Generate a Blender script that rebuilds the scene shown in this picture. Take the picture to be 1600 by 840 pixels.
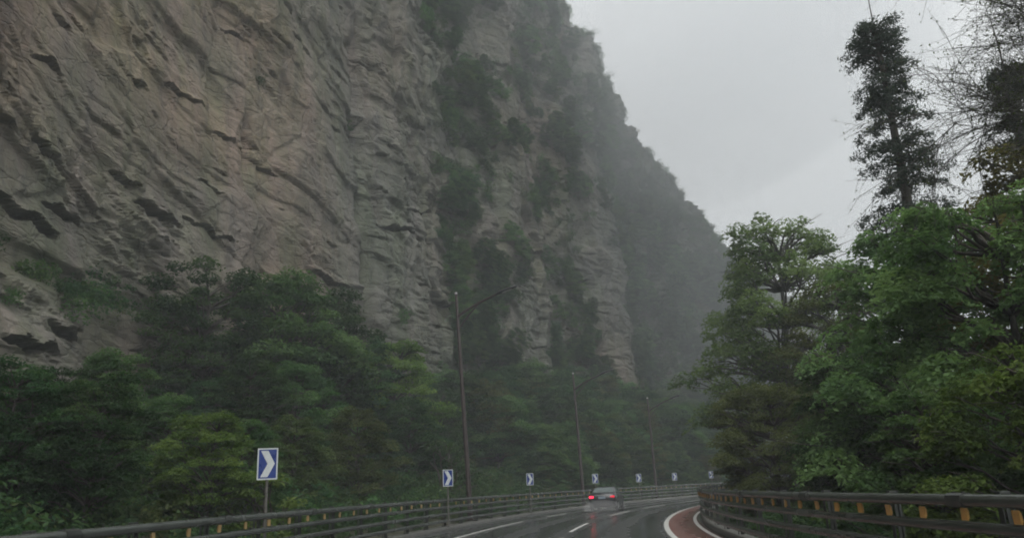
import bpy, bmesh, math, random
import numpy as np
from mathutils import Matrix, Vector

for o in list(bpy.data.objects):
    bpy.data.objects.remove(o)
SC = bpy.context.scene
COL = SC.collection

# ------------------------------------------------------------------ camera
LENS_PX, ROLL, PITCH, EYE = 1200.0, math.radians(2.69), math.radians(16.02), 1.55
cr, sr, cp, sp = math.cos(ROLL), math.sin(ROLL), math.cos(PITCH), math.sin(PITCH)
FWD = np.array([0, cp, sp]); UP0 = np.array([0, -sp, cp]); RT0 = np.array([1.0, 0, 0])
RT = cr * RT0 - sr * UP0
UPV = cr * UP0 + sr * RT0
cam_d = bpy.data.cameras.new('camera')
cam_d.sensor_width = 36.0
cam_d.lens = 36.0 * LENS_PX / 1600.0
cam_d.clip_start = 0.1
cam_d.clip_end = 4000.0
cam = bpy.data.objects.new('camera', cam_d)
COL.objects.link(cam)
cam.matrix_world = Matrix(((RT[0], UPV[0], -FWD[0], 0), (RT[1], UPV[1], -FWD[1], 0),
                           (RT[2], UPV[2], -FWD[2], EYE), (0, 0, 0, 1)))
SC.camera = cam

# ------------------------------------------------------------------ sky, sun, exposure
SUN_EL, SUN_AZ = math.radians(52), math.radians(172)
world = bpy.data.worlds.new('World')
SC.world = world
world.use_nodes = True
wn = world.node_tree
wn.nodes.clear()
w_out = wn.nodes.new('ShaderNodeOutputWorld')
w_bg = wn.nodes.new('ShaderNodeBackground')
w_sky = wn.nodes.new('ShaderNodeTexSky')
w_sky.sky_type = 'NISHITA'
w_sky.sun_disc = False
w_sky.sun_elevation = SUN_EL
w_sky.sun_rotation = SUN_AZ
w_sky.air_density = 1.0
w_sky.dust_density = 6.0
w_hsv = wn.nodes.new('ShaderNodeHueSaturation')      # clouds take the blue out of the sky
w_hsv.inputs['Saturation'].default_value = 0.06
w_tc = wn.nodes.new('ShaderNodeTexCoord')
w_sep = wn.nodes.new('ShaderNodeSeparateXYZ')
w_map = wn.nodes.new('ShaderNodeMapRange')            # overcast dome: zenith three times the horizon at most
w_map.inputs['From Min'].default_value = 0.0
w_map.inputs['From Max'].default_value = 1.0
w_map.inputs['To Min'].default_value = 0.62
w_map.inputs['To Max'].default_value = 1.25
w_noise = wn.nodes.new('ShaderNodeTexNoise')
w_noise.inputs['Scale'].default_value = 2.2
w_noise.inputs['Detail'].default_value = 5
w_nm = wn.nodes.new('ShaderNodeMapRange')
w_nm.inputs['To Min'].default_value = 0.9
w_nm.inputs['To Max'].default_value = 1.1
w_mul = wn.nodes.new('ShaderNodeMath'); w_mul.operation = 'MULTIPLY'
w_grey = wn.nodes.new('ShaderNodeMixRGB'); w_grey.blend_type = 'MULTIPLY'
w_grey.inputs['Fac'].default_value = 1.0
w_grey.inputs['Color1'].default_value = (7.6, 7.75, 7.8, 1)
w_mix = wn.nodes.new('ShaderNodeMixRGB')
w_mix.inputs['Fac'].default_value = 0.85
L = wn.links.new
L(w_sky.outputs[0], w_hsv.inputs['Color'])
L(w_tc.outputs['Generated'], w_sep.inputs[0])
L(w_sep.outputs['Z'], w_map.inputs['Value'])
L(w_tc.outputs['Generated'], w_noise.inputs['Vector'])
L(w_noise.outputs[0], w_nm.inputs['Value'])
L(w_map.outputs[0], w_mul.inputs[0]); L(w_nm.outputs[0], w_mul.inputs[1])
L(w_mul.outputs[0], w_grey.inputs['Color2'])
L(w_hsv.outputs[0], w_mix.inputs['Color1'])
L(w_grey.outputs[0], w_mix.inputs['Color2'])
L(w_mix.outputs[0], w_bg.inputs['Color'])
w_bg.inputs['Strength'].default_value = 0.12
L(w_bg.outputs[0], w_out.inputs['Surface'])

sun_d = bpy.data.lights.new('sun', 'SUN')
sun_d.energy = 1.5
sun_d.angle = math.radians(40)
sun_d.color = (1.0, 0.97, 0.93)
sun = bpy.data.objects.new('sun', sun_d)
COL.objects.link(sun)
sdir = Vector((math.sin(SUN_AZ) * math.cos(SUN_EL), math.cos(SUN_AZ) * math.cos(SUN_EL), math.sin(SUN_EL)))
sun.rotation_euler = sdir.to_track_quat('Z', 'Y').to_euler()

vs = SC.view_settings
vs.view_transform = 'Standard'
vs.look = 'None'
vs.exposure = 0.3
vs.gamma = 1.0
vs.use_curve_mapping = False
SC.render.engine = 'CYCLES'
SC.cycles.use_denoising = True
SC.cycles.max_bounces = 6
SC.cycles.diffuse_bounces = 2
SC.cycles.glossy_bounces = 3
SC.cycles.transmission_bounces = 4
SC.cycles.transparent_max_bounces = 6
SC.cycles.volume_bounces = 1
SC.cycles.filter_width = 1.9
SC.cycles.use_adaptive_sampling = True
SC.cycles.adaptive_threshold = 0.035
SC.cycles.sample_clamp_indirect = 4.0

# ------------------------------------------------------------------ the road's geometry
CX, CY = 124.2, 10.0                 # centre of the bend
R_LEFT, R_RIGHT = 130.3, 119.05      # lines of the two guardrails
R_CLIFF = 148.0


def arc(r, a, z=0.0):
    return (CX - r * math.cos(a), CY + r * math.sin(a), z)


def sight(u, v):
    d = FWD + RT * (u - 800) / LENS_PX + UPV * (420 - v) / LENS_PX
    return d / math.hypot(d[0], d[1])


def locate(u, v, r):
    """Angle on the arc of radius r (outside the bend) and height of a thing surveyed at bearing u, v."""
    d = sight(u, v)
    k = np.linspace(2, 300, 6000)
    rr = np.hypot(k * d[0] - CX, k * d[1] - CY)
    inside = rr < r
    hit = np.where(inside[:-1] & ~inside[1:])[0]
    i = hit[0] if len(hit) else len(k) - 1
    x, y = k[i] * d[0], k[i] * d[1]
    return math.atan2(y - CY, CX - x), EYE + k[i] * d[2], k[i]


def at_range(u, v, dist):
    d = sight(u, v)
    return np.array([d[0] * dist, d[1] * dist, EYE + d[2] * dist])


# ------------------------------------------------------------------ small tools
def tag(o, label=None, cat=None, group=None, kind=None):
    if label: o['label'] = label
    if cat: o['category'] = cat
    if group: o['group'] = group
    if kind: o['kind'] = kind
    return o


def link(name, mesh, mat=None, parent=None):
    o = bpy.data.objects.new(name, mesh)
    COL.objects.link(o)
    if mat is not None and mesh is not None and len(mesh.materials) == 0:
        mesh.materials.append(mat)
    if parent is not None:
        o.parent = parent
    return o


def empty(name, loc=(0, 0, 0), rz=0.0):
    o = bpy.data.objects.new(name, None)
    o.empty_display_size = 0.3
    COL.objects.link(o)
    o.location = loc
    o.rotation_euler = (0, 0, rz)
    return o


def np_mesh(name, V, F, smooth=False, attrs=None):
    V = np.asarray(V, np.float32); F = np.asarray(F, np.int32)
    m = bpy.data.meshes.new(name)
    n, k = F.shape
    m.vertices.add(len(V)); m.vertices.foreach_set('co', V.ravel())
    m.loops.add(n * k); m.loops.foreach_set('vertex_index', F.ravel())
    m.polygons.add(n)
    m.polygons.foreach_set('loop_start', np.arange(0, n * k, k, dtype=np.int32))
    m.polygons.foreach_set('use_smooth', np.full(n, smooth, bool))
    for an, av in (attrs or {}).items():
        at = m.attributes.new(an, 'FLOAT', 'POINT')
        at.data.foreach_set('value', np.asarray(av, np.float32))
    m.update(calc_edges=True)
    m.validate()
    return m


class Build:
    """Collects quads of boxes, tubes and lofts; mesh() turns them into one mesh."""
    def __init__(self):
        self.V, self.F, self.n = [], [], 0

    def add(self, V, F):
        V = np.asarray(V, float); F = np.asarray(F, int)
        self.V.append(V); self.F.append(F + self.n); self.n += len(V)
        return self

    def box(self, c, s, rz=0.0, M=None):
        x, y, z = np.array(s) / 2
        V = np.array([[-x, -y, -z], [x, -y, -z], [x, y, -z], [-x, y, -z], [-x, -y, z], [x, -y, z], [x, y, z], [-x, y, z]])
        if rz:
            co, si = math.cos(rz), math.sin(rz)
            V = V @ np.array([[co, si, 0], [-si, co, 0], [0, 0, 1]])
        if M is not None:
            V = V @ np.array(M).T
        return self.add(V + np.array(c), [[0, 3, 2, 1], [4, 5, 6, 7], [0, 1, 5, 4], [1, 2, 6, 5], [2, 3, 7, 6], [3, 0, 4, 7]])

    def tube(self, P, R, k=8, cap=True):
        P = np.asarray(P, float); n = len(P)
        R = np.full(n, R) if np.isscalar(R) else np.asarray(R, float)
        T = np.gradient(P, axis=0); T /= np.linalg.norm(T, axis=1)[:, None] + 1e-9
        ref = np.array([0, 0, 1.0]) if abs(T[:, 2]).mean() < 0.8 else np.array([1.0, 0, 0])
        A = np.cross(T, ref); A /= np.linalg.norm(A, axis=1)[:, None] + 1e-9
        B = np.cross(T, A)
        th = np.linspace(0, 2 * math.pi, k, endpoint=False)
        ring = A[:, None, :] * np.cos(th)[None, :, None] + B[:, None, :] * np.sin(th)[None, :, None]
        V = (P[:, None, :] + ring * R[:, None, None]).reshape(-1, 3)
        i = np.arange(n - 1)[:, None] * k; j = np.arange(k)[None, :]; j2 = (j + 1) % k
        F = np.stack([i + j, i + j2, i + k + j2, i + k + j], -1).reshape(-1, 4)
        self.add(V, F)
        if cap:
            for e in (0, n - 1):
                c = self.n
                self.add(np.vstack([V[e * k:(e + 1) * k], P[e][None]]), [[q, (q + 1) % k, k, k] for q in range(k)])
        return self

    def loft(self, secs, closed=True, cap=True):
        secs = np.asarray(secs, float); n, k = secs.shape[:2]
        i = np.arange(n - 1)[:, None] * k
        j = np.arange(k if closed else k - 1)[None, :]; j2 = (j + 1) % k
        F = np.stack([i + j, i + j2, i + k + j2, i + k + j], -1).reshape(-1, 4)
        self.add(secs.reshape(-1, 3), F)
        if cap and closed:
            for e in (0, n - 1):
                c = secs[e].mean(0)
                self.add(np.vstack([secs[e], c[None]]), [[q, (q + 1) % k, k, k] for q in range(k)])
        return self

    def mesh(self, name, smooth=False, attrs=None):
        V = np.vstack(self.V); F = np.vstack(self.F)
        m = bpy.data.meshes.new(name)
        m.from_pydata(V.tolist(), [], [list(dict.fromkeys(f)) for f in F.tolist()])
        m.polygons.foreach_set('use_smooth', np.full(len(m.polygons), smooth, bool))
        m.update()
        return m


def fix_normals(m):
    bm = bmesh.new(); bm.from_mesh(m)
    bmesh.ops.recalc_face_normals(bm, faces=bm.faces)
    bm.to_mesh(m); bm.free()
    return m


def bevel(m, w, seg=2):
    bm = bmesh.new(); bm.from_mesh(m)
    bmesh.ops.recalc_face_normals(bm, faces=bm.faces)
    bmesh.ops.bevel(bm, geom=[e for e in bm.edges if len(e.link_faces) == 2 and e.calc_face_angle(0) > 0.6], offset=w, segments=seg, affect='EDGES', clamp_overlap=True)
    bm.to_mesh(m); bm.free()
    return m


# ------------------------------------------------------------------ noise
def _hi(ix, iy, seed):
    h = (ix.astype(np.uint32) * np.uint32(374761393) + iy.astype(np.uint32) * np.uint32(668265263) + np.uint32((seed * 1442695041) & 0xffffffff))
    h = (h ^ (h >> np.uint32(13))) * np.uint32(1274126177)
    h = (h ^ (h >> np.uint32(16))) * np.uint32(2246822519)
    return h ^ (h >> np.uint32(15))


def _h(ix, iy, seed):
    ix, iy = np.atleast_1d(np.asarray(ix)).astype(np.int64), np.atleast_1d(np.asarray(iy)).astype(np.int64)
    return (_hi(ix, iy, seed) & np.uint32(0xffffff)) / float(0x1000000)


_GA = np.linspace(0, 2 * math.pi, 256, endpoint=False)
_GC, _GS = np.cos(_GA).astype(np.float32), np.sin(_GA).astype(np.float32)


def noise(x, y, seed=0):
    x, y = np.broadcast_arrays(np.asarray(x, float), np.asarray(y, float))
    shp = x.shape
    x, y = x.ravel(), y.ravel()
    ix, iy = np.floor(x), np.floor(y)
    fx, fy = (x - ix).astype(np.float32), (y - iy).astype(np.float32)
    ix, iy = ix.astype(np.int64), iy.astype(np.int64)
    u = fx ** 3 * (fx * (fx * 6 - 15) + 10); v = fy ** 3 * (fy * (fy * 6 - 15) + 10)
    def g(dx, dy):
        k = _hi(ix + dx, iy + dy, seed) & np.uint32(255)
        return _GC[k] * (fx - dx) + _GS[k] * (fy - dy)
    a = g(0, 0); a += (g(1, 0) - a) * u
    b = g(0, 1); b += (g(1, 1) - b) * u
    return (1.5 * (a + (b - a) * v)).astype(float).reshape(shp)


def fbm(x, y, seed=0, octv=4):
    t, a = 0.0, 0.5
    for i in range(octv):
        t = t + a * noise(x * 2 ** i, y * 2 ** i, seed + 7 * i); a *= 0.5
    return t


def worley(x, y, seed=0):
    ix, iy = np.floor(x), np.floor(y)
    f1 = np.full(x.shape, 9.0); f2 = np.full(x.shape, 9.0)
    cid = np.zeros(x.shape); px = np.zeros(x.shape); py = np.zeros(x.shape)
    for dx in (-1, 0, 1):
        for dy in (-1, 0, 1):
            cx, cy = ix + dx, iy + dy
            ax, ay = cx + _h(cx, cy, seed), cy + _h(cx, cy, seed + 1)
            d = np.hypot(x - ax, y - ay)
            near = d < f1
            f2 = np.where(near, f1, np.minimum(f2, d))
            cid = np.where(near, _h(cx, cy, seed + 2), cid)
            px = np.where(near, x - ax, px); py = np.where(near, y - ay, py)
            f1 = np.minimum(f1, d)
    return f1, f2, cid, px, py


def sstep(a, b, x):
    t = np.clip((x - a) / (b - a), 0, 1)
    return t * t * (3 - 2 * t)


# ------------------------------------------------------------------ materials
class Mat:
    def __init__(self, name):
        self.m = bpy.data.materials.new(name); self.m.use_nodes = True
        self.t = self.m.node_tree; self.b = self.t.nodes['Principled BSDF']; self.out = self.t.nodes['Material Output']
        self.tc = None

    def n(self, kind, **kw):
        nd = self.t.nodes.new(kind)
        for k, v in kw.items():
            if hasattr(nd, k): setattr(nd, k, v)
            else: nd.inputs[k].default_value = v
        return nd

    def l(self, a, b): self.t.links.new(a, b)

    def coord(self, which='Object', scale=(1, 1, 1)):
        if self.tc is None: self.tc = self.n('ShaderNodeTexCoord')
        mp = self.n('ShaderNodeMapping'); mp.inputs['Scale'].default_value = scale
        self.l(self.tc.outputs[which], mp.inputs['Vector'])
        return mp.outputs[0]

    def noise(self, scale, detail=5, rough=0.6, vec=None, dist=0.0):
        nd = self.n('ShaderNodeTexNoise'); nd.inputs['Scale'].default_value = scale
        nd.inputs['Detail'].default_value = detail; nd.inputs['Roughness'].default_value = rough
        nd.inputs['Distortion'].default_value = dist
        self.l(vec if vec is not None else self.coord(), nd.inputs['Vector'])
        return nd.outputs[0]

    def ramp(self, fac, stops):
        r = self.n('ShaderNodeValToRGB'); e = r.color_ramp.elements
        while len(e) < len(stops): e.new(0.5)
        for el, (p, c) in zip(e, stops):
            el.position = p; el.color = (*c, 1) if len(c) == 3 else c
        self.l(fac, r.inputs[0])
        return r.outputs[0]

    def mix(self, fac, a, b, mode='MIX'):
        x = self.n('ShaderNodeMixRGB'); x.blend_type = mode
        for s, v in ((x.inputs[0], fac), (x.inputs[1], a), (x.inputs[2], b)):
            if isinstance(v, (int, float)): s.default_value = v
            elif isinstance(v, tuple): s.default_value = (*v, 1)
            else: self.l(v, s)
        return x.outputs[0]

    def bump(self, h, strength=0.3, dist=0.05, normal=None):
        b = self.n('ShaderNodeBump'); b.inputs['Strength'].default_value = strength; b.inputs['Distance'].default_value = dist
        self.l(h, b.inputs['Height'])
        if normal is not None: self.l(normal, b.inputs['Normal'])
        self.l(b.outputs[0], self.b.inputs['Normal'])
        return b.outputs[0]

    def set(self, **kw):
        for k, v in kw.items():
            k = k.replace('_', ' ')
            s = self.b.inputs[k]
            if isinstance(v, (int, float)): s.default_value = v
            elif isinstance(v, tuple): s.default_value = (*v, 1) if len(v) == 3 else v
            else: self.l(v, s)
        return self


def simple(name, col, rough=0.5, metal=0.0, var=0.25, scale=6.0, coat=0.0):
    M = Mat(name)
    f = M.noise(scale, 6, 0.65)
    c = M.ramp(f, [(0.3, tuple(x * (1 - var) for x in col)), (0.7, tuple(min(1, x * (1 + var)) for x in col))])
    r = M.ramp(f, [(0.2, (rough * 0.75,) * 3), (0.8, (min(1, rough * 1.2),) * 3)])
    M.set(Base_Color=c, Roughness=r, Metallic=metal, Coat_Weight=coat, Coat_Roughness=0.1)
    return M.m


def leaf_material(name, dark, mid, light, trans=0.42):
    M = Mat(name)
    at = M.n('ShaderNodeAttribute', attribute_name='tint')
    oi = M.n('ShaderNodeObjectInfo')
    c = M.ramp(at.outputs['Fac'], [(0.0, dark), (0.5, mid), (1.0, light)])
    h = M.n('ShaderNodeHueSaturation')
    mr = M.n('ShaderNodeMapRange'); mr.inputs['To Min'].default_value = 0.8; mr.inputs['To Max'].default_value = 1.2
    mh = M.n('ShaderNodeMapRange'); mh.inputs['To Min'].default_value = 0.48; mh.inputs['To Max'].default_value = 0.52
    M.l(oi.outputs['Random'], mr.inputs['Value']); M.l(oi.outputs['Random'], mh.inputs['Value'])
    M.l(mr.outputs[0], h.inputs['Value']); M.l(mh.outputs[0], h.inputs['Hue']); M.l(c, h.inputs['Color'])
    M.t.nodes.remove(M.b)
    M.b = M.n('ShaderNodeBsdfDiffuse'); M.l(h.outputs[0], M.b.inputs['Color'])
    tr = M.n('ShaderNodeBsdfTranslucent'); M.l(M.mix(1.0, h.outputs[0], (1.4, 1.45, 1.0), 'MULTIPLY'), tr.inputs['Color'])
    ms = M.n('ShaderNodeMixShader'); ms.inputs[0].default_value = trans
    M.l(M.b.outputs[0], ms.inputs[1]); M.l(tr.outputs[0], ms.inputs[2]); M.l(ms.outputs[0], M.out.inputs['Surface'])
    return M.m


def rock_material():
    M = Mat('gorge_rock')
    big = M.noise(0.045, 4, 0.55)
    med = M.noise(0.22, 6, 0.62)
    streak = M.noise(1.0, 5, 0.6, M.coord('Object', (0.55, 0.55, 0.06)))
    beds = M.noise(1.0, 6, 0.65, M.coord('Object', (0.12, 0.12, 1.1)))
    fine = M.noise(3.2, 8, 0.7)
    base = M.ramp(med, [(0.25, (0.115, 0.106, 0.09)), (0.48, (0.172, 0.16, 0.137)), (0.62, (0.21, 0.196, 0.17)), (0.8, (0.25, 0.236, 0.207))])
    warm = M.ramp(big, [(0.42, (0.0,) * 3), (0.7, (0.75,) * 3)])
    wat = M.n('ShaderNodeAttribute', attribute_name='warmth')
    pink0 = M.mix(warm, base, M.mix(1.0, base, (1.1, 0.87, 0.78), 'MULTIPLY'))
    pink = M.mix(wat.outputs['Fac'], pink0, M.mix(1.0, pink0, (1.42, 1.16, 1.02), 'MULTIPLY'))
    algae = M.ramp(streak, [(0.38, (0.0,) * 3), (0.66, (0.9,) * 3)])
    c2 = M.mix(algae, pink, M.mix(1.0, pink, (0.7, 0.84, 0.6), 'MULTIPLY'))
    dk = M.ramp(beds, [(0.28, (0.78,) * 3), (0.5, (1.0,) * 3), (0.72, (1.08,) * 3)])
    c3 = M.mix(1.0, c2, dk, 'MULTIPLY')
    fn = M.ramp(fine, [(0.3, (0.78,) * 3), (0.7, (1.14,) * 3)])
    c4 = M.mix(1.0, c3, fn, 'MULTIPLY')
    wet = M.noise(1.0, 5, 0.6, M.coord('Object', (0.9, 0.9, 0.045)))
    c4 = M.mix(1.0, c4, M.ramp(wet, [(0.3, (0.5, 0.52, 0.53)), (0.46, (0.98,) * 3), (0.6, (1.0,) * 3), (0.74, (1.3, 1.3, 1.27))]), 'MULTIPLY')
    dat = M.n('ShaderNodeAttribute', attribute_name='damp')
    c4 = M.mix(dat.outputs['Fac'], c4, M.mix(1.0, c4, (0.66, 0.71, 0.72), 'MULTIPLY'))
    cracks = []
    for sc_, st in (((0.3, 0.3, 0.55), 0.035), ((0.5, 0.5, 1.9), 0.04)):
        vo = M.n('ShaderNodeTexVoronoi', feature='DISTANCE_TO_EDGE'); vo.inputs['Scale'].default_value = 1.0
        mp = M.n('ShaderNodeMapping'); mp.inputs['Scale'].default_value = sc_; mp.inputs['Rotation'].default_value = (0.25, -0.3, 0.2)
        nz_ = M.n('ShaderNodeTexNoise'); nz_.inputs['Scale'].default_value = 0.8; nz_.inputs['Detail'].default_value = 4
        M.l(M.coord(), nz_.inputs['Vector'])
        M.l(M.mix(0.9, M.coord(), nz_.outputs['Color'], 'ADD'), mp.inputs['Vector']); M.l(mp.outputs[0], vo.inputs['Vector'])
        cracks.append(M.ramp(vo.outputs['Distance'], [(0.0, (0.0,) * 3), (st, (1.0,) * 3)]))
    crack = M.mix(0.5, cracks[0], cracks[1])
    c4 = M.mix(1.0, c4, M.ramp(crack, [(0.0, (0.55,) * 3), (0.5, (0.88,) * 3), (0.8, (1.0,) * 3)]), 'MULTIPLY')
    moss_at = M.n('ShaderNodeAttribute', attribute_name='moss')
    ms = M.n('ShaderNodeMath', operation='MULTIPLY')
    M.l(moss_at.outputs['Fac'], ms.inputs[0]); M.l(M.ramp(fine, [(0.35, (0.3,) * 3), (0.6, (1.0,) * 3)]), ms.inputs[1])
    c5 = M.mix(ms.outputs[0], c4, M.ramp(med, [(0.3, (0.03, 0.045, 0.022)), (0.7, (0.07, 0.09, 0.04))]))
    M.set(Base_Color=c5, Roughness=M.ramp(med, [(0.3, (0.55,) * 3), (0.7, (0.85,) * 3)]))
    h = M.mix(0.35, M.mix(0.6, beds, fine), crack)
    M.bump(h, 1.0, 0.3)
    return M.m


def ground_material():
    M = Mat('forest_floor')
    a = M.noise(0.6, 6, 0.65); b = M.noise(6.0, 6, 0.7)
    c = M.ramp(a, [(0.3, (0.03, 0.033, 0.018)), (0.55, (0.05, 0.055, 0.028)), (0.75, (0.075, 0.06, 0.04))])
    M.set(Base_Color=M.mix(1.0, c, M.ramp(b, [(0.3, (0.6,) * 3), (0.7, (1.2,) * 3)]), 'MULTIPLY'), Roughness=0.9)
    M.bump(b, 0.8, 0.15)
    return M.m


def road_material(name, c0, c1, wet0, wet1):
    M = Mat(name)
    big = M.noise(0.25, 4, 0.55); grit = M.noise(45.0, 4, 0.7); patch = M.noise(1.4, 5, 0.6)
    dist = M.n('ShaderNodeVectorMath', operation='DISTANCE'); M.l(M.coord(), dist.inputs[0]); dist.inputs[1].default_value = (CX, CY, 0)
    wob = M.n('ShaderNodeMath', operation='MULTIPLY_ADD'); M.l(big, wob.inputs[0]); wob.inputs[1].default_value = 0.5; M.l(dist.outputs['Value'], wob.inputs[2])
    ph = M.n('ShaderNodeMath', operation='MULTIPLY'); M.l(wob.outputs[0], ph.inputs[0]); ph.inputs[1].default_value = 2 * math.pi / 1.85
    sn = M.n('ShaderNodeMath', operation='SINE'); M.l(ph.outputs[0], sn.inputs[0])
    trk = M.n('ShaderNodeMapRange'); M.l(sn.outputs[0], trk.inputs['Value']); trk.inputs['From Min'].default_value = -1.0      # wheel tracks polished by traffic
    c = M.ramp(M.mix(0.3, patch, trk.outputs[0]), [(0.3, c0), (0.7, c1)])
    M.set(Base_Color=M.mix(1.0, c, M.ramp(grit, [(0.3, (0.75,) * 3), (0.7, (1.25,) * 3)]), 'MULTIPLY'),
          Roughness=M.ramp(M.mix(0.35, M.mix(0.5, big, patch), trk.outputs[0]), [(0.32, (wet0,) * 3), (0.68, (wet1,) * 3)]))
    M.b.inputs['Specular IOR Level'].default_value = 0.5
    M.bump(M.mix(0.35, grit, patch), 0.25, 0.012)
    return M.m


def paint_material(name, col):
    M = Mat(name)
    w = M.noise(9.0, 6, 0.7)
    c = M.ramp(w, [(0.3, tuple(x * 0.45 for x in col)), (0.45, col)])
    M.set(Base_Color=c, Roughness=0.3)
    return M.m


def bark_material(name, c0, c1):
    M = Mat(name)
    a = M.noise(3.0, 6, 0.65, M.coord('Object', (4, 4, 0.7)))
    M.set(Base_Color=M.ramp(a, [(0.3, c0), (0.7, c1)]), Roughness=0.85)
    M.bump(a, 0.7, 0.04)
    return M.m


def glow(name, col, strength, base=(0.2, 0.01, 0.01)):
    M = Mat(name)
    f = M.noise(30.0, 2)
    M.set(Base_Color=M.ramp(f, [(0.3, base), (0.7, tuple(x * 1.2 for x in base))]), Roughness=0.15)
    M.b.inputs['Emission Color'].default_value = (*col, 1)
    M.b.inputs['Emission Strength'].default_value = strength
    return M.m


ROCK = rock_material()
FLOOR = ground_material()
ASPHALT = road_material('wet_asphalt', (0.042, 0.044, 0.045), (0.072, 0.074, 0.074), 0.1, 0.36)
RED_LANE = road_material('wet_red_surfacing', (0.13, 0.055, 0.045), (0.18, 0.08, 0.065), 0.2, 0.4)
PAINT = paint_material('road_paint', (0.72, 0.72, 0.69))
CONCRETE = simple('wet_concrete', (0.17, 0.17, 0.155), 0.5, 0, 0.35, 3.0)
RAIL_M = simple('rail_paint', (0.085, 0.095, 0.085), 0.26, 0.25, 0.25, 0.7)
POST_M = simple('post_paint', (0.045, 0.05, 0.045), 0.4, 0.2, 0.35, 8.0)
AMBER = simple('amber_reflector', (0.58, 0.33, 0.09), 0.35, 0, 0.4, 1.2)
LAMP_M = simple('lamp_pole_metal', (0.065, 0.052, 0.048), 0.45, 0.4, 0.3, 3.0)
LAMP_HEAD_M = simple('lamp_head_metal', (0.05, 0.052, 0.055), 0.35, 0.4, 0.3, 8.0)
FINIAL_M = simple('finial_white', (0.5, 0.5, 0.49), 0.2, 0.0, 0.05, 8.0)
SIGN_BLUE = simple('sign_blue', (0.006, 0.032, 0.2), 0.3, 0, 0.2, 6.0)
SIGN_WHITE = simple('sign_white', (0.56, 0.6, 0.6), 0.35, 0, 0.12, 4.0)
SIGN_POST = simple('sign_post_metal', (0.14, 0.135, 0.12), 0.5, 0.3, 0.5, 4.0)
BARK = bark_material('bark_dark', (0.035, 0.03, 0.024), (0.085, 0.075, 0.062))
BARK2 = bark_material('bark_grey', (0.05, 0.05, 0.046), (0.12, 0.115, 0.105))
LEAF_DARK = leaf_material('leaf_dark_green', (0.024, 0.053, 0.024), (0.046, 0.092, 0.042), (0.085, 0.145, 0.06))
LEAF_MID = leaf_material('leaf_mid_green', (0.036, 0.078, 0.032), (0.07, 0.135, 0.054), (0.12, 0.2, 0.078))
LEAF_OLIVE = leaf_material('leaf_olive', (0.045, 0.064, 0.026), (0.08, 0.104, 0.044), (0.125, 0.155, 0.065))
LEAF_PALE = leaf_material('leaf_pale_green', (0.07, 0.118, 0.05), (0.125, 0.195, 0.08), (0.185, 0.27, 0.11))
LEAF_LIME = leaf_material('leaf_fresh_green', (0.06, 0.1, 0.028), (0.1, 0.155, 0.045), (0.15, 0.21, 0.065))
LEAF_CONIFER = leaf_material('leaf_conifer', (0.03, 0.042, 0.036), (0.045, 0.062, 0.052), (0.07, 0.09, 0.07), 0.3)
LEAF_BROWN = leaf_material('leaf_tawny', (0.07, 0.06, 0.028), (0.11, 0.095, 0.042), (0.14, 0.125, 0.055))

# ------------------------------------------------------------------ the cliff
def place_sz(u, v):
    a, z, _ = locate(u, v, R_CLIFF)
    return a * R_CLIFF, z


S_GRID = np.concatenate([np.arange(-45, 14, 0.8), np.arange(14, 70, 0.115), np.arange(70, 104, 0.17), np.arange(104, 135, 0.27), np.arange(135, 215, 0.8)])
Z_GRID = np.concatenate([np.arange(-2, 6, 0.5), np.arange(6, 46, 0.125), np.arange(46, 78, 0.25), np.arange(78, 112, 0.9)])
TOP_S = np.array([-60, 60, 90, 101, 104, 110, 115, 120.5, 123.0, 125.5, 131, 135, 141, 150, 165, 190, 230])
TOP_Z = np.array([96, 96, 96, 90, 82, 76.5, 72.0, 66.0, 58.5, 55.0, 53.5, 49.0, 43.5, 36, 30, 24, 20])
BED_RNG = np.random.default_rng(11)
BEDS = np.cumsum(np.exp(BED_RNG.normal(0.15, 0.75, 150)) * 0.85) - 10.0


def gauss(x, c, w): return np.exp(-((x - c) / w) ** 2)


SLOTS = [  # bearing of dark overhung slots: u0, v0, u1, v1, height, depth
    (-20, 272, 60, 322, 0.8, 1.6), (55, 322, 125, 362, 1.0, 1.8), (120, 310, 180, 345, 0.7, 1.4), (265, 312, 325, 345, 0.7, 1.6),
    (95, 78, 135, 106, 0.55, 1.2), (318, 120, 378, 155, 0.45, 1.0), (260, 112, 285, 132, 0.6, 1.2), (85, 505, 130, 530, 0.9, 1.8),
    (-10, 530, 75, 552, 1.0, 2.0), (230, 265, 262, 285, 0.6, 1.2), (95, 215, 125, 240, 0.6, 1.2), (500, 420, 560, 450, 0.5, 1.2),
    (360, 275, 385, 292, 0.5, 1.2), (640, 325, 690, 328, 0.4, 1.0), (610, 352, 660, 362, 0.7, 1.6), (690, 470, 715, 482, 0.8, 1.6),
    (30, 170, 62, 195, 0.6, 1.0), (0, 40, 28, 66, 0.7, 1.3), (410, 30, 440, 46, 0.5, 1.0), (820, 390, 850, 394, 0.7, 1.5), (900, 432, 930, 436, 0.8, 1.6),
    (330, 330, 400, 372, 0.4, 0.9), (395, 195, 420, 214, 0.6, 1.1), (445, 250, 470, 270, 0.5, 1.0)]
SLOTS_SZ = [(*place_sz(a, b), *place_sz(c, d), h, dp) for a, b, c, d, h, dp in SLOTS]


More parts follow.
